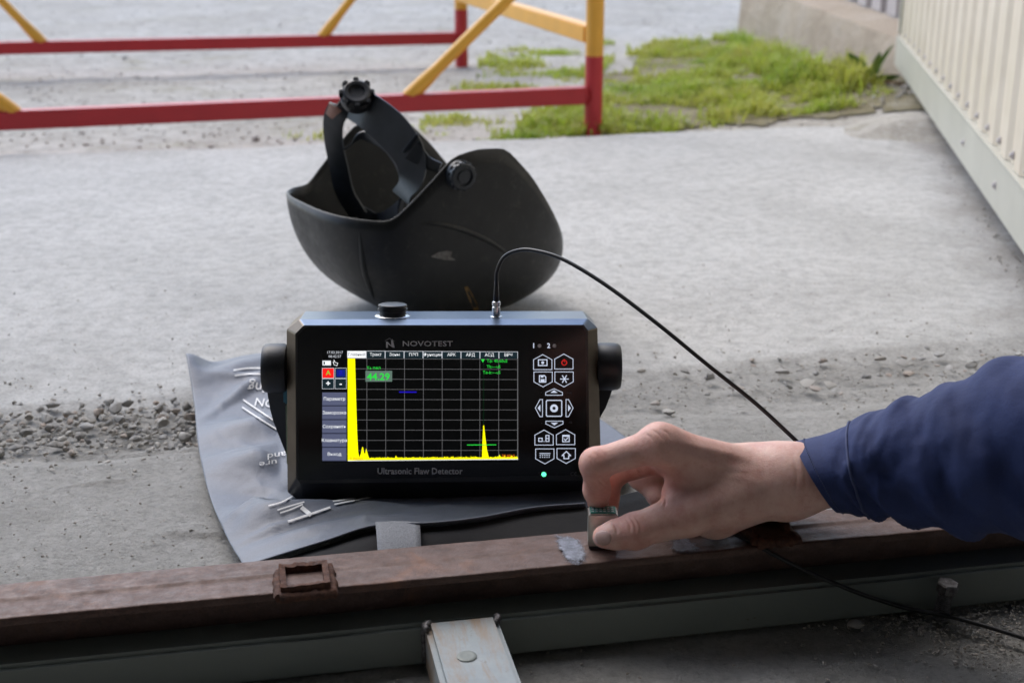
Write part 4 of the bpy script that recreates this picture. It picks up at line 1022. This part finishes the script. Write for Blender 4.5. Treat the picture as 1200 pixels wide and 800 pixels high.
# sockets on top: capped dial and the plug seat
UPR = np.eye(3)
tz = outer[0][2]
dx = D(460, 368, .024)[0]
mb = MB(); mb.lathe([(.0142, 0), (.0142, .0012), (.0128, .0020)], (dx, .026, tz-.0004), UPR, 32); dbuild(mb, 'socket_ring', 'silver', None, 40)
mb = MB(); mb.lathe([(.0105, 0), (.0105, .003), (.0118, .0034), (.0118, .0050), (.0106, .0053), (.0106, .0062), (.0116, .0066), (.0113, .0080), (.0098, .0086)], (dx, .026, tz+.0016), UPR, 32); dbuild(mb, 'socket_cap', 'knob', None, 35)
px_ = D(581.5, 368, .020)[0]
mb = MB(); mb.lathe([(.0048, 0), (.0048, .0016), (.0040, .0020)], (px_, .022, tz-.0004), UPR, 24); dbuild(mb, 'socket_ring', 'silver', None, 40)

# ================================================================== CABLE WITH PLUG
tip = DC+DR@np.array([px_, .022, tz])
cb = thing('probe_cable', tip, 'thin black cable looping from the instrument past the forearm to the probe', 'cable')
up_ = DR[:, 2]; RC = np.array(Vector(up_).to_track_quat('Z', 'Y').to_matrix())
mb = MB(); mb.lathe([(.0030, 0.0015), (.0032, .0022), (.0032, .0085), (.0027, .0090), (.0027, .0096), (.0033, .0100), (.0033, .0128), (.0024, .0134)], tip, RC, 20); mb.build('plug', 'silver', cb, smooth=35)
mb = MB(); mb.tube(np.array([tip+up_*z for z in (.013, .020, .026, .030)]), [.0024, .0021, .0018, .0015], 12); mb.build('plug_boot', 'cable', cb, smooth=True)
Yt = tip[1]
pts = [tip+up_*.026, PY(582.5, 318, Yt), PY(590, 302, Yt-.003), PY(605, 294, Yt-.008), PY(625, 293.5, Yt-.016), PY(660, 304, Yt-.032), PY(710, 334, Yt-.055), PY(770, 379, Yt-.080), PY(830, 428, Yt-.098), PY(885, 472, Yt-.112), PY(935, 518, Yt-.122), PY(985, 565, Yt-.130)]
b_in = B(toB(*G(1060, 590, .065)[:2])[0], bv1+.008, .064)
pts += [b_in, np.array([.40, .885, .064]), np.array([.50, .85, .05]), np.array([.52, .79, .015]), np.array([.47, .752, .004]), np.array([.40, .757, .0035]), G(1140, 729, .006), G(1062, 712, .008), G(1035, 704, .015), Pv(1005, 694, bv0-.020), Pv(950, 671, bv0-.013), Pv(908, 650, bv0-.004), G(862, 626, .0615), G(835, 618, .066), G(800, 613, .072), PY(765, 600, .818), PY(735, 604, .812), PY(716, 618, .806)]
cab = spline(np.array(pts), 420)
mb = MB(); mb.tube(cab, .00155, 10); mb.build('cable_jacket', 'cable', cb, smooth=True)

# ================================================================== PROBE
pc = G(703, 645, TOPZ); pu, pv = toB(pc[0], pc[1])
p_l = G(689, 645, TOPZ-.001); Yp = p_l[1]
pr_t = thing('ultrasonic_probe', (pc[0], pc[1], TOPZ), 'small square metal probe pressed on the rusty beam by the fingers', 'probe')
pyaw = -.20+BA; PR = Rz(pyaw); PWD, PDP, PHT = .0195, .013, .0238
cen = p_l+PR@np.array([PWD/2, PDP/2, 0]); cen[2] = TOPZ+.0016+PHT/2
mb = MB(); mb.box(cen, (PWD, PDP, PHT), PR, 0, .0008); mb.build('housing', 'chrome', pr_t, smooth=30)
mb = MB(); mb.box(cen+[0, 0, PHT/2+.0003], (PWD*.86, PDP*.80, .0008), PR); mb.build('top_label', 'pcb', pr_t)
mb = MB()
for k in range(3):
    for j in range(6):
        mb.box(cen+[0, 0, PHT/2+.0009]+PR@np.array([-.0068+.0026*j, -.003+.0028*k, 0]), (.0015, .0008, .0002), PR)
mb.build('label_print', 'greyprint', pr_t)
mb = MB(); mb.box(cen+[0, 0, -PHT/2-.0004], (PWD*.94, PDP*.94, .0016), PR); mb.build('wear_plate', 'dark', pr_t)

# ================================================================== HAND AND FOREARM (one continuous skin grown from a distance field)
import openvdb
Hn = {}
print('BV', bv0, bv1, 'BASE', (DC+DR@np.array([0,0,BASE])), 'P', Pv(1005, 694, bv0-.020), Pv(950, 671, bv0-.013), Pv(908,650,bv0-.004), 'bolt', bb, proj(bb), 'Yp', Yp)
def J(n_, x, y, Y, r): Hn[n_] = (PY(x, y, Y), r*.001)
dY = Yp-.800                                  # keep the grip on the probe
J('wr', 920, 564, .812+dY, 20); J('wu', 926, 566, .838+dY, 17.5)
J('fr', 988, 555, .805+dY, 20); J('fu', 990, 558, .830+dY, 19.5)
J('i0', 773, 520, .803+dY, 11.2); J('i1', 698, 543, .806+dY, 9.6); J('i2', 699.5, 574, .8125+dY, 8.0); J('i3', 701, 588, .8175+dY, 7.4)
J('m0', 788, 531, .826+dY, 11); J('m1', 716, 553, .838+dY, 9.4); J('m2', 709, 584, .835+dY, 8.4); J('m3', 711, 604, .829+dY, 7.6)
J('r0', 802, 537, .847+dY, 11); J('r1', 752, 557, .862+dY, 9.0); J('r2', 774, 580, .852+dY, 8.2); J('r3', 788, 592, .845+dY, 7.4)
J('p0', 822, 552, .863+dY, 10); J('p1', 788, 568, .874+dY, 8.2); J('p2', 802, 588, .864+dY, 7.2); J('p3', 814, 596, .857+dY, 6.5)
J('ib', 890, 556, .815+dY, 16); J('mb', 890, 560, .830+dY, 17); J('pb', 895, 572, .848+dY, 15)
J('t0', 868, 580, .806+dY, 17.8); J('t1', 806, 601, .792+dY, 14.6); J('t2', 744, 622, .785+dY, 11.0); J('t2b', 722, 626, .7855+dY, 9.4); J('t3', 708, 628.5, .787+dY, 7.6)
J('th', 838, 596, .815+dY, 17)
J('wb', 790, 577, .806+dY, 7.0); J('wb2', 806, 560, .806+dY, 10)
vx = .0008
allp = np.array([v[0] for v in Hn.values()]); lo = allp.min(0)-.035; hi = allp.max(0)+.035
nx, ny, nz = np.ceil((hi-lo)/vx).astype(int)
gxx = lo[0]+vx*np.arange(nx, dtype=np.float32)[:, None, None]; gyy = lo[1]+vx*np.arange(ny, dtype=np.float32)[None, :, None]; gzz = lo[2]+vx*np.arange(nz, dtype=np.float32)[None, None, :]
def cap(a, b):
    (A, ra), (B_, rb) = Hn[a], Hn[b]; ab = B_-A; q = float(ab@ab)
    t = np.clip(((gxx-A[0])*ab[0]+(gyy-A[1])*ab[1]+(gzz-A[2])*ab[2])/q, 0, 1)
    return np.sqrt((gxx-A[0]-t*ab[0])**2+(gyy-A[1]-t*ab[1])**2+(gzz-A[2]-t*ab[2])**2)-(ra+(rb-ra)*t)
def smin(a, b, k):
    h_ = np.clip(.5+.5*(b-a)/k, 0, 1); return b+(a-b)*h_-k*h_*(1-h_)
def chain(names, k=.003):
    d = None
    for a, b in zip(names[:-1], names[1:]):
        c_ = cap(a, b); d = c_ if d is None else smin(d, c_, k)
    return d
palm = chain(['wr', 'ib', 'i0'], .012)
for ch_ in (['wr', 'mb', 'm0'], ['wu', 'mb', 'r0'], ['wu', 'pb', 'p0'], ['wr', 'wu'], ['t0', 'th'], ['i0', 'm0'], ['m0', 'r0'], ['r0', 'p0'], ['th', 'r0'], ['wr', 'fr'], ['wu', 'fu']):
    palm = smin(palm, chain(ch_, .010), .014)
thumb = smin(chain(['t0', 't1'], .008), chain(['t1', 't2', 't2b', 't3'], .004), .006)
d = smin(palm, thumb, .012)
d = smin(d, chain(['wb2', 'wb'], .004), .012)
for ch_ in (['i0', 'i1', 'i2', 'i3'], ['m0', 'm1', 'm2', 'm3'], ['r0', 'r1', 'r2', 'r3'], ['p0', 'p1', 'p2', 'p3']):
    fg = chain(ch_, .006)
    # knuckle swellings
    for jn in ch_[1:3]:
        A, ra = Hn[jn]; fg = smin(fg, np.sqrt((gxx-A[0])**2+(gyy-A[1])**2+(gzz-A[2])**2)-ra*1.0, .003)
    d = smin(d, fg, .0042)
A, ra = Hn['t2']; d = smin(d, np.sqrt((gxx-A[0])**2+(gyy-A[1])**2+(gzz-A[2]-.0)**2)-ra*1.02, .004)
# tendon ridge down the back of the hand to the index knuckle
grid = openvdb.FloatGrid(background=.05); grid.copyFromArray(np.ascontiguousarray(d.astype(np.float32)))
hv, ht_, hq = grid.convertToPolygons(0., 0.)
hv = hv*vx+lo
me_v = hv; faces = [tuple(int(i) for i in q) for q in hq]+[tuple(int(i) for i in q) for q in ht_]
person = thing('person', PY(1000, 600, .80), 'person in a navy work jacket pressing a probe onto the rusty beam', 'person')
bm = bmesh.new(); me_ = bpy.data.meshes.new('tmp'); me_.from_pydata(me_v.tolist(), [], faces); bm.from_mesh(me_); bmesh.ops.recalc_face_normals(bm, faces=bm.faces)
for _ in range(6): bmesh.ops.smooth_vert(bm, verts=bm.verts, factor=.5, use_axis_x=True, use_axis_y=True, use_axis_z=True)
bm.normal_update(); me_v = np.array([v.co[:] for v in bm.verts]); nrm_v = np.array([v.normal[:] for v in bm.verts]); bm.free(); bpy.data.meshes.remove(me_)
pxv = proj(me_v); facing = (nrm_v*(np.array([0, 0, H])-me_v)).sum(1) > 0
def crease(px, depth, wid, cond=None):
    """press a fold into (or raise a tendon on) the skin along a line"""
    P = spline(px, 24) if len(px) > 2 else np.linspace(px[0], px[1], 12)
    d2 = np.full(len(me_v), 1e9); tt = np.zeros(len(me_v)); lo_ = P.min(0)-4*wid; hi_ = P.max(0)+4*wid
    sel = np.where(facing & (pxv > lo_).all(1) & (pxv < hi_).all(1))[0]
    for k, (a, b) in enumerate(zip(P[:-1], P[1:])):
        ab = b-a; t = np.clip(((pxv[sel]-a)@ab)/(ab@ab), 0, 1); e = ((pxv[sel]-a-t[:, None]*ab)**2).sum(1); m_ = e < d2[sel]; d2[sel[m_]] = e[m_]; tt[sel[m_]] = (k+t[m_])/(len(P)-1)
    a_ = np.exp(-d2[sel]/wid**2)*np.sin(np.pi*np.clip(tt[sel], .04, .96))**.6
    ok = me_v[sel, 1] < me_v[sel, 1].min()+.030 if len(sel) else []
    me_v[sel[ok]] -= nrm_v[sel[ok]]*(depth*a_[ok])[:, None]
for q in (((696, 553), (703, 559), (713, 566)), ((696, 557), (703, 564), (710, 570)), ((696, 582), (703, 583), (712, 582)),
          ((752, 545), (758, 556), (765, 566)), ((746, 548), (752, 558), (757, 565)), ((762, 553), (768, 566), (772, 582)), ((770, 572), (775, 583), (773, 592)), ((776, 575), (780, 586), (778, 594)),
          ((733, 606), (738, 615), (739, 624)), ((738, 605), (744, 614), (745, 625)), ((744, 605), (750, 614), (751, 624)), ((718, 613), (722, 619), (723, 626))):
    crease(np.array(q, float), .00085, 1.5)
for q in (((690, 533), (694, 540), (695, 548)), ((695, 529), (701, 535), (704, 542)), ((701, 526), (707, 531), (711, 537)), ((756, 508), (762, 512), (766, 519)), ((764, 504), (771, 508), (776, 514)), ((775, 503), (782, 507), (786, 513))):
    crease(np.array(q, float), .00045, 1.6)
for q in (((930, 533), (934, 560), (930, 592)), ((939, 532), (944, 560), (941, 592))): crease(np.array(q, float), .0004, 2.2)
for q in (((790, 518), (835, 527), (885, 540)), ((800, 530), (840, 545), (880, 552)), ((812, 560), (850, 556), (890, 566))): crease(np.array(q, float), -.0007, 5.)
crease(np.array(((786, 540), (830, 548), (870, 560)), float), .0006, 7.)
mb = MB(); mb.add(me_v, faces); hand = mb.build('body', 'skin', person, smooth=True)
# reddened knuckles, finger ends
fl = np.zeros(len(me_v))
for jn, rad, am in (('i1', .016, .55), ('i2', .014, .5), ('i3', .014, .75), ('t3', .011, .45), ('t2', .014, .5), ('i0', .020, .35), ('m3', .02, .7), ('m2', .02, .6), ('wb', .022, .55), ('t1', .02, .2)):
    A, _ = Hn[jn]; fl = np.maximum(fl, am*np.exp(-(np.linalg.norm(me_v-A, axis=1)/rad)**2*.9))
at = hand.data.attributes.new('flush', 'FLOAT', 'POINT'); at.data.foreach_set('value', fl.astype(np.float32))
# thumb nail: a curved plate laid on the skin of the thumb's end
hb = BVHTree.FromPolygons([Vector(p) for p in me_v], faces)
nc = PY(709, 629.5, .78+dY); nd = np.array([-.30, -.80, .28]); nd /= np.linalg.norm(nd)
ax = Hn['t3'][0]-Hn['t2b'][0]; ax /= np.linalg.norm(ax); ax = ax-nd*(ax@nd); ax /= np.linalg.norm(ax); sdv = np.cross(nd, ax)
Rn = []; cc = np.array(Hn['t3'][0])-ax*.0015
for i in range(11):
    for j in range(9):
        a_ = -1+2*i/10; b_ = -1+2*j/8
        rr_ = math.sqrt(max(0, 1-.5*b_*b_)); q = cc+ax*(a_*.0062*rr_)+sdv*(b_*.0048*math.sqrt(max(0, 1-.5*a_*a_)))
        h_ = hb.ray_cast(Vector(q+nd*.03), Vector(-nd)); base = np.array(h_[0]) if h_[0] else q
        Rn.append(base+nd*(.0004*(1-max(abs(a_), abs(b_))**4)-.0001))
mb = MB(); mb.grid(np.array(Rn).reshape(11, 9, 3), 11, 9); o = mb.build('thumb_nail', 'nail', person, smooth=True); md = o.modifiers.new('s', 'SOLIDIFY'); md.thickness = .0004; md.offset = 1
# sleeve: centre line with an upper and lower outline, folds bunching above the cuff
prof = [(959, 558, .818, 45, 40), (985, 555, .815, 49, 41), (1010, 552, .811, 58, 42), (1040, 549, .805, 69, 43), (1075, 546, .797, 78, 40), (1115, 540, .790, 86, 44), (1160, 532, .782, 95, 49), (1210, 524, .774, 104, 54), (1290, 515, .76, 112, 58), (1400, 505, .74, 118, 60)]
C_ = spline(np.array([PY(a, b, c+dY) for a, b, c, _, _ in prof]), 90)
k_ = np.linspace(0, len(prof)-1, 90); rv = np.interp(k_, range(len(prof)), [p_[3]*.000555 for p_ in prof]); rd = np.interp(k_, range(len(prof)), [p_[4]*.001 for p_ in prof])
T = np.gradient(C_, axis=0); T /= np.linalg.norm(T, axis=1)[:, None]
cam_up = np.array([0, SP, CP]); nth = 96; V = []
for i in range(90):
    t = T[i]; 
    if i < 14:                                # the cuff is cut slantwise: lower edge further right
        pass
    u_ = cam_up-t*(cam_up@t); u_ /= np.linalg.norm(u_); w_ = np.cross(t, u_); row = []
    for j in range(nth):
        th = 2*math.pi*j/nth; cs_, sn_ = math.cos(th), math.sin(th); s1 = i/89
        amp = .0060*min(1, max(0, (i-7)/14.))
        fo = amp*(math.sin(13*s1*math.pi+2.2*math.sin(th*1.0+.6)+1.2*sn_)*.5+fbm(np.array([s1*16+cs_*1.5]), np.array([sn_*1.9+s1*3]), 3, 51)[0]*1.5)*(.45+.55*max(0, -sn_*1.0+cs_*0+.35))
        p = C_[i]+u_*(rv[i]+fo)*sn_+w_*(rd[i]+fo)*cs_
        shear = max(0, 1-i/26.)*.0105*(-sn_-.1)     # slant of the cuff
        p = p+t*(shear)
        row.append(p)
    V.append(row)
V = np.array(V)
if V[0, nth//4, 2] < V[0, 3*nth//4, 2]: pass
mb = MB(); mb.grid(V, 90, nth, close=True)
inn = np.array([[C_[k]+(V[k, j]-C_[k])*.93 for j in range(nth)] for k in (0, 1, 2, 4, 7, 11)])
mb.grid(inn, 6, nth, close=True)
mb.grid(np.stack([V[0], inn[0]]), 2, nth, close=True)
slv = mb.build('sleeve', 'navy', person, smooth=True)
mb = MB()
for ring in (3, ):
    for j in range(0, nth): 
        a_, b_ = V[ring, j], V[ring, (j+1) % nth]; nn = (a_-C_[ring]); nn /= np.linalg.norm(nn); mb.tube([a_+nn*.0003, a_*.3+b_*.7+nn*.0003], .0004, 4)
ring = 20; P = V[ring]; nn = (P-C_[ring]); nn /= np.linalg.norm(nn, axis=1)[:, None]; P = P+nn*.0004; P = np.concatenate([P, P[:1]]); mb.tube(P, .0009, 6)
mb.build('stitching', 'thread', slv, smooth=True)

# ================================================================== WELDING MASK
a2 = np.array([math.cos(.545), math.sin(.545), 0]); l2 = np.array([-a2[1], a2[0], 0])
HC = np.array([-.101, 1.569, 0.])
hm = thing('welding_mask', HC, 'black welding mask lying face down on the concrete, headband up', 'welding mask')
AL, AS = .1529, .1234
za = [-.2, -.17, -.13, -.10, -.06, -.03, 0, .035, .07, .10, .13, .15, .175]; zz_ = [.1381, .1421, .1377, .1353, .1721, .2003, .2056, .2033, .1685, .1290, .0880, .0560, .0453]
_fa = np.linspace(-.2, .18, 381); _fz = np.interp(_fa, za, zz_); _fz = np.convolve(np.pad(_fz, 14, 'edge'), np.hanning(29)/np.hanning(29).sum(), 'valid')
def rim_z(a): return float(np.interp(a, _fa, _fz))
nph, nr = 120, 26
prx = np.linspace(0, 1, nr)
V = np.zeros((nr, nph, 3))
ex = 3.1
for j in range(nph):
    ph = 2*math.pi*j/nph; c_, s2 = math.cos(ph), math.sin(ph); k = (abs(c_)**ex+abs(s2)**ex)**(-1/ex); A0, L0 = AL*k*c_, AS*k*s2
    zr = rim_z(A0) if True else 0
    for i in range(nr):
        q = prx[i]; sq = math.sin(q*math.pi/2); pa = sq**1.2734; pl = sq**.4712; zf = (1-math.cos(q*math.pi/2))**1.3689
        # face plate: a flat window bulge in the belly
        z = zr*zf
        aa, ll = A0*pa, L0*pl
        aa += .0117*(1-q)
        V[i, j] = HC+a2*aa+l2*ll+np.array([0, 0, z+.002])
V[:, :, 2] += .0015*np.sin(V[:, :, 0]*0)
mb = MB(); mb.grid(np.swapaxes(V, 0, 1)[np.r_[0:nph, 0]].reshape(-1, 3), nph+1, nr)
sh_ = mb.build('shell', 'mask', hm, smooth=True)
bm = bmesh.new(); bm.from_mesh(sh_.data); bmesh.ops.remove_doubles(bm, verts=bm.verts, dist=.0003); bmesh.ops.recalc_face_normals(bm, faces=bm.faces); bm.to_mesh(sh_.data); bm.free()
md = sh_.modifiers.new('s', 'SOLIDIFY'); md.thickness = .0028; md.offset = 0
rim = np.concatenate([V[-1], V[-1, :1]]); mb = MB(); mb.tube(rim, .0013, 8, cap=False); mb.build('rim', 'maskedge', hm, smooth=True)
shv = BVHTree.FromPolygons([Vector(p) for p in V.reshape(-1, 3)], [(i*nph+j, i*nph+(j+1) % nph, (i+1)*nph+(j+1) % nph, (i+1)*nph+j) for i in range(nr-1) for j in range(nph)])
def on_mask(x, y):
    d_ = ray(x, y); h_ = shv.ray_cast(Vector((0, 0, H)), Vector(d_).normalized())
    return (np.array(h_[0]), np.array(h_[1])) if h_[0] else (PY(x, y, 1.5), np.array([0, -1., 0]))
def patch(pxs, mat_, name):
    P = []
    for x, y in pxs:
        p, n_ = on_mask(x, y); n_ = n_ if n_@(p-[0, 0, H]) < 0 else -n_; P.append(p+n_*.0022)
    c_ = np.mean(P, 0); mb = MB(); mb.add([c_]+P, [(0, 1+i, 1+(i+1) % len(P)) for i in range(len(P))]); return mb.build(name, mat_, hm)
patch([(504, 300), (512, 295), (523, 293), (529, 294), (527, 300), (533, 304), (521, 304), (512, 302)], 'scuff_glint', 'scuff_glint_patch')
patch([(543, 335), (547, 334), (551, 341), (557, 352), (560, 361), (555, 362), (549, 350)], 'gold', 'worn_marking')
def ridge(pxs, r, name):
    P = []
    for x, y in pxs:
        p, n_ = on_mask(x, y); n_ = n_ if n_@(p-[0, 0, H]) < 0 else -n_; P.append(p+n_*.0005)
    mb = MB(); P = spline(P, 40); mb.tube(P, r*np.sin(np.linspace(.15, math.pi-.15, 40)), 8); mb.build(name, 'mask', hm, smooth=True)
ridge([(421, 262), (424, 290), (428, 318), (437, 345), (446, 362)], .0035, 'ridge')
ridge([(470, 263), (510, 262), (550, 272), (585, 290), (606, 312)], .0035, 'ridge')
def MP(x, y, Y): return PY(x, y, Y-.045)
# pivot knobs on both cheeks
def sidept(a, z, sg):
    best = None
    for j in range(nph):
        ph = 2*math.pi*j/nph
        if math.copysign(1, math.sin(ph)) != sg: continue
        for i in range(nr):
            e = abs((V[i, j]-HC)@a2-a)+abs(V[i, j, 2]-z)
            if best is None or e < best[0]: best = (e, V[i, j])
    return best[1]
for sg in (-1, 1):
    p = on_mask(537, 204)[0] if sg < 0 else sidept(float((on_mask(537, 204)[0]-HC)@a2), .172, sg); nrm = l2*sg+np.array([0, 0, -.08]); nrm /= np.linalg.norm(nrm); RK = np.array(Vector(nrm).to_track_quat('Z', 'Y').to_matrix())
    mb = MB(); ribs = 14
    prf = [(.0165, 0), (.0165, .006), (.0150, .0072), (.0150, .012), (.0135, .0135), (.0105, .0135), (.0100, .0110), (.0070, .0110), (.0065, .0125), (.001, .0128)]
    mb.lathe(prf, p, RK, 28); kn = mb.build('pivot_knob', 'band', hm, smooth=35)
    mb = MB()
    for k in range(ribs): t = 2*math.pi*k/ribs; mb.box(p+RK@np.array([.0152*math.cos(t), .0152*math.sin(t), .0096]), (.0022, .0030, .0052), RK@Rz(t))
    mb.build('grip_rib', 'band', kn)
# headband ring
def ribbon(P, W, wd_, th, name, mat_, par, n=70, closed=False, smooth=50):
    P = spline(P, n, closed); W = np.asarray(W, float)
    T = np.roll(P, -1, 0)-np.roll(P, 1, 0) if closed else np.gradient(P, axis=0); T /= np.linalg.norm(T, axis=1)[:, None]
    rows = []
    for i in range(n):
        Wi = W if W.ndim == 1 else W[0]*(1-i/(n-1))+W[1]*(i/(n-1))
        w_ = Wi-T[i]*(Wi@T[i]); w_ /= np.linalg.norm(w_); nn = np.cross(T[i], w_); hw = wd_/2 if np.isscalar(wd_) else np.interp(i/(n-1), np.linspace(0, 1, len(wd_)), wd_)/2
        rows.append([P[i]+w_*hw+nn*th/2, P[i]+w_*(hw*.6)+nn*th*.8, P[i]-w_*(hw*.6)+nn*th*.8, P[i]-w_*hw+nn*th/2, P[i]-w_*hw-nn*th/2, P[i]+w_*hw-nn*th/2])
    rows = np.array(rows)
    if closed: rows = np.concatenate([rows, rows[:1]])
    mb = MB(); mb.grid(rows, len(rows), 6, close=True)
    if not closed: mb.add(rows[0], [tuple(range(6))]); mb.add(rows[-1], [tuple(range(6))])
    return mb.build(name, mat_, par, smooth=smooth)
Wv = np.array([.52, -.20, .83])
hb_ = ribbon([MP(470, 232, 1.555), MP(482, 205, 1.552), MP(478, 178, 1.555), MP(458, 152, 1.565), MP(432, 131, 1.58), MP(412, 122, 1.60)], Wv, [.030, .034, .042, .045, .042, .034], .0022, 'headband', 'band', hm)
ribbon([MP(412, 122, 1.60), MP(398, 128, 1.615), MP(391, 142, 1.625), MP(391, 165, 1.635), MP(397, 195, 1.645), MP(404, 225, 1.655), MP(420, 252, 1.66)], np.array([.9, -.45, .25]), [.034, .027, .025, .024, .025, .026, .026], .0022, 'headband', 'band', hm)
ribbon([MP(403, 119, 1.603), MP(394, 125, 1.612), MP(386, 136, 1.618)], np.array([.75, -.4, .5]), [.012, .016, .010], .002, 'sweat_pad', 'pad', hm, 20)
# strap from the clip down into the near cheek, with the clip itself
ribbon([MP(482, 176, 1.548), MP(500, 190, 1.548), MP(516, 197, 1.545)], np.array([.1, -.1, 1.]), [.024, .014, .012], .002, 'side_strap', 'band', hm, 20)
p = MP(481, 168, 1.550); mb = MB(); mb.box(p, (.004, .004, .028), np.array(Euler((.25, .62, .3)).to_matrix()), 0, .0012); mb.build('buckle', 'band', hm)
# forehead part of the ring inside the shell
ribbon([MP(420, 252, 1.66), MP(445, 262, 1.66), MP(470, 245, 1.60), MP(470, 232, 1.555)], np.array([.2, -.2, .9]), .026, .002, 'headband', 'band', hm, 30)
ribbon([MP(404, 175, 1.64), MP(425, 160, 1.63), MP(448, 168, 1.61), MP(466, 190, 1.59), MP(474, 212, 1.565)], np.array([.4, -.5, .4]), [.012, .014, .014, .013, .012], .0018, 'crown_strap', 'band', hm, 30)
# adjusting knob at the back of the band
kp = MP(418, 115, 1.583); kd = np.array([.10, -.72, .68]); kd /= np.linalg.norm(kd); RK = np.array(Vector(kd).to_track_quat('Z', 'Y').to_matrix())
mb = MB(); mb.lathe([(.0175, -.006), (.0185, -.003), (.0185, .004), (.0165, .006), (.0160, .012), (.0135, .0135), (.0095, .0130), (.0085, .0105), (.002, .0100)], kp, RK, 28); kn = mb.build('adjust_knob', 'knob', hm, smooth=35)
mb = MB()
for k in range(8): t = 2*math.pi*k/8; mb.box(kp+RK@np.array([.0170*math.cos(t), .0170*math.sin(t), .0085]), (.0055, .0062, .009), RK@Rz(t), 0, .001)
mb.build('grip_rib', 'knob', kn)
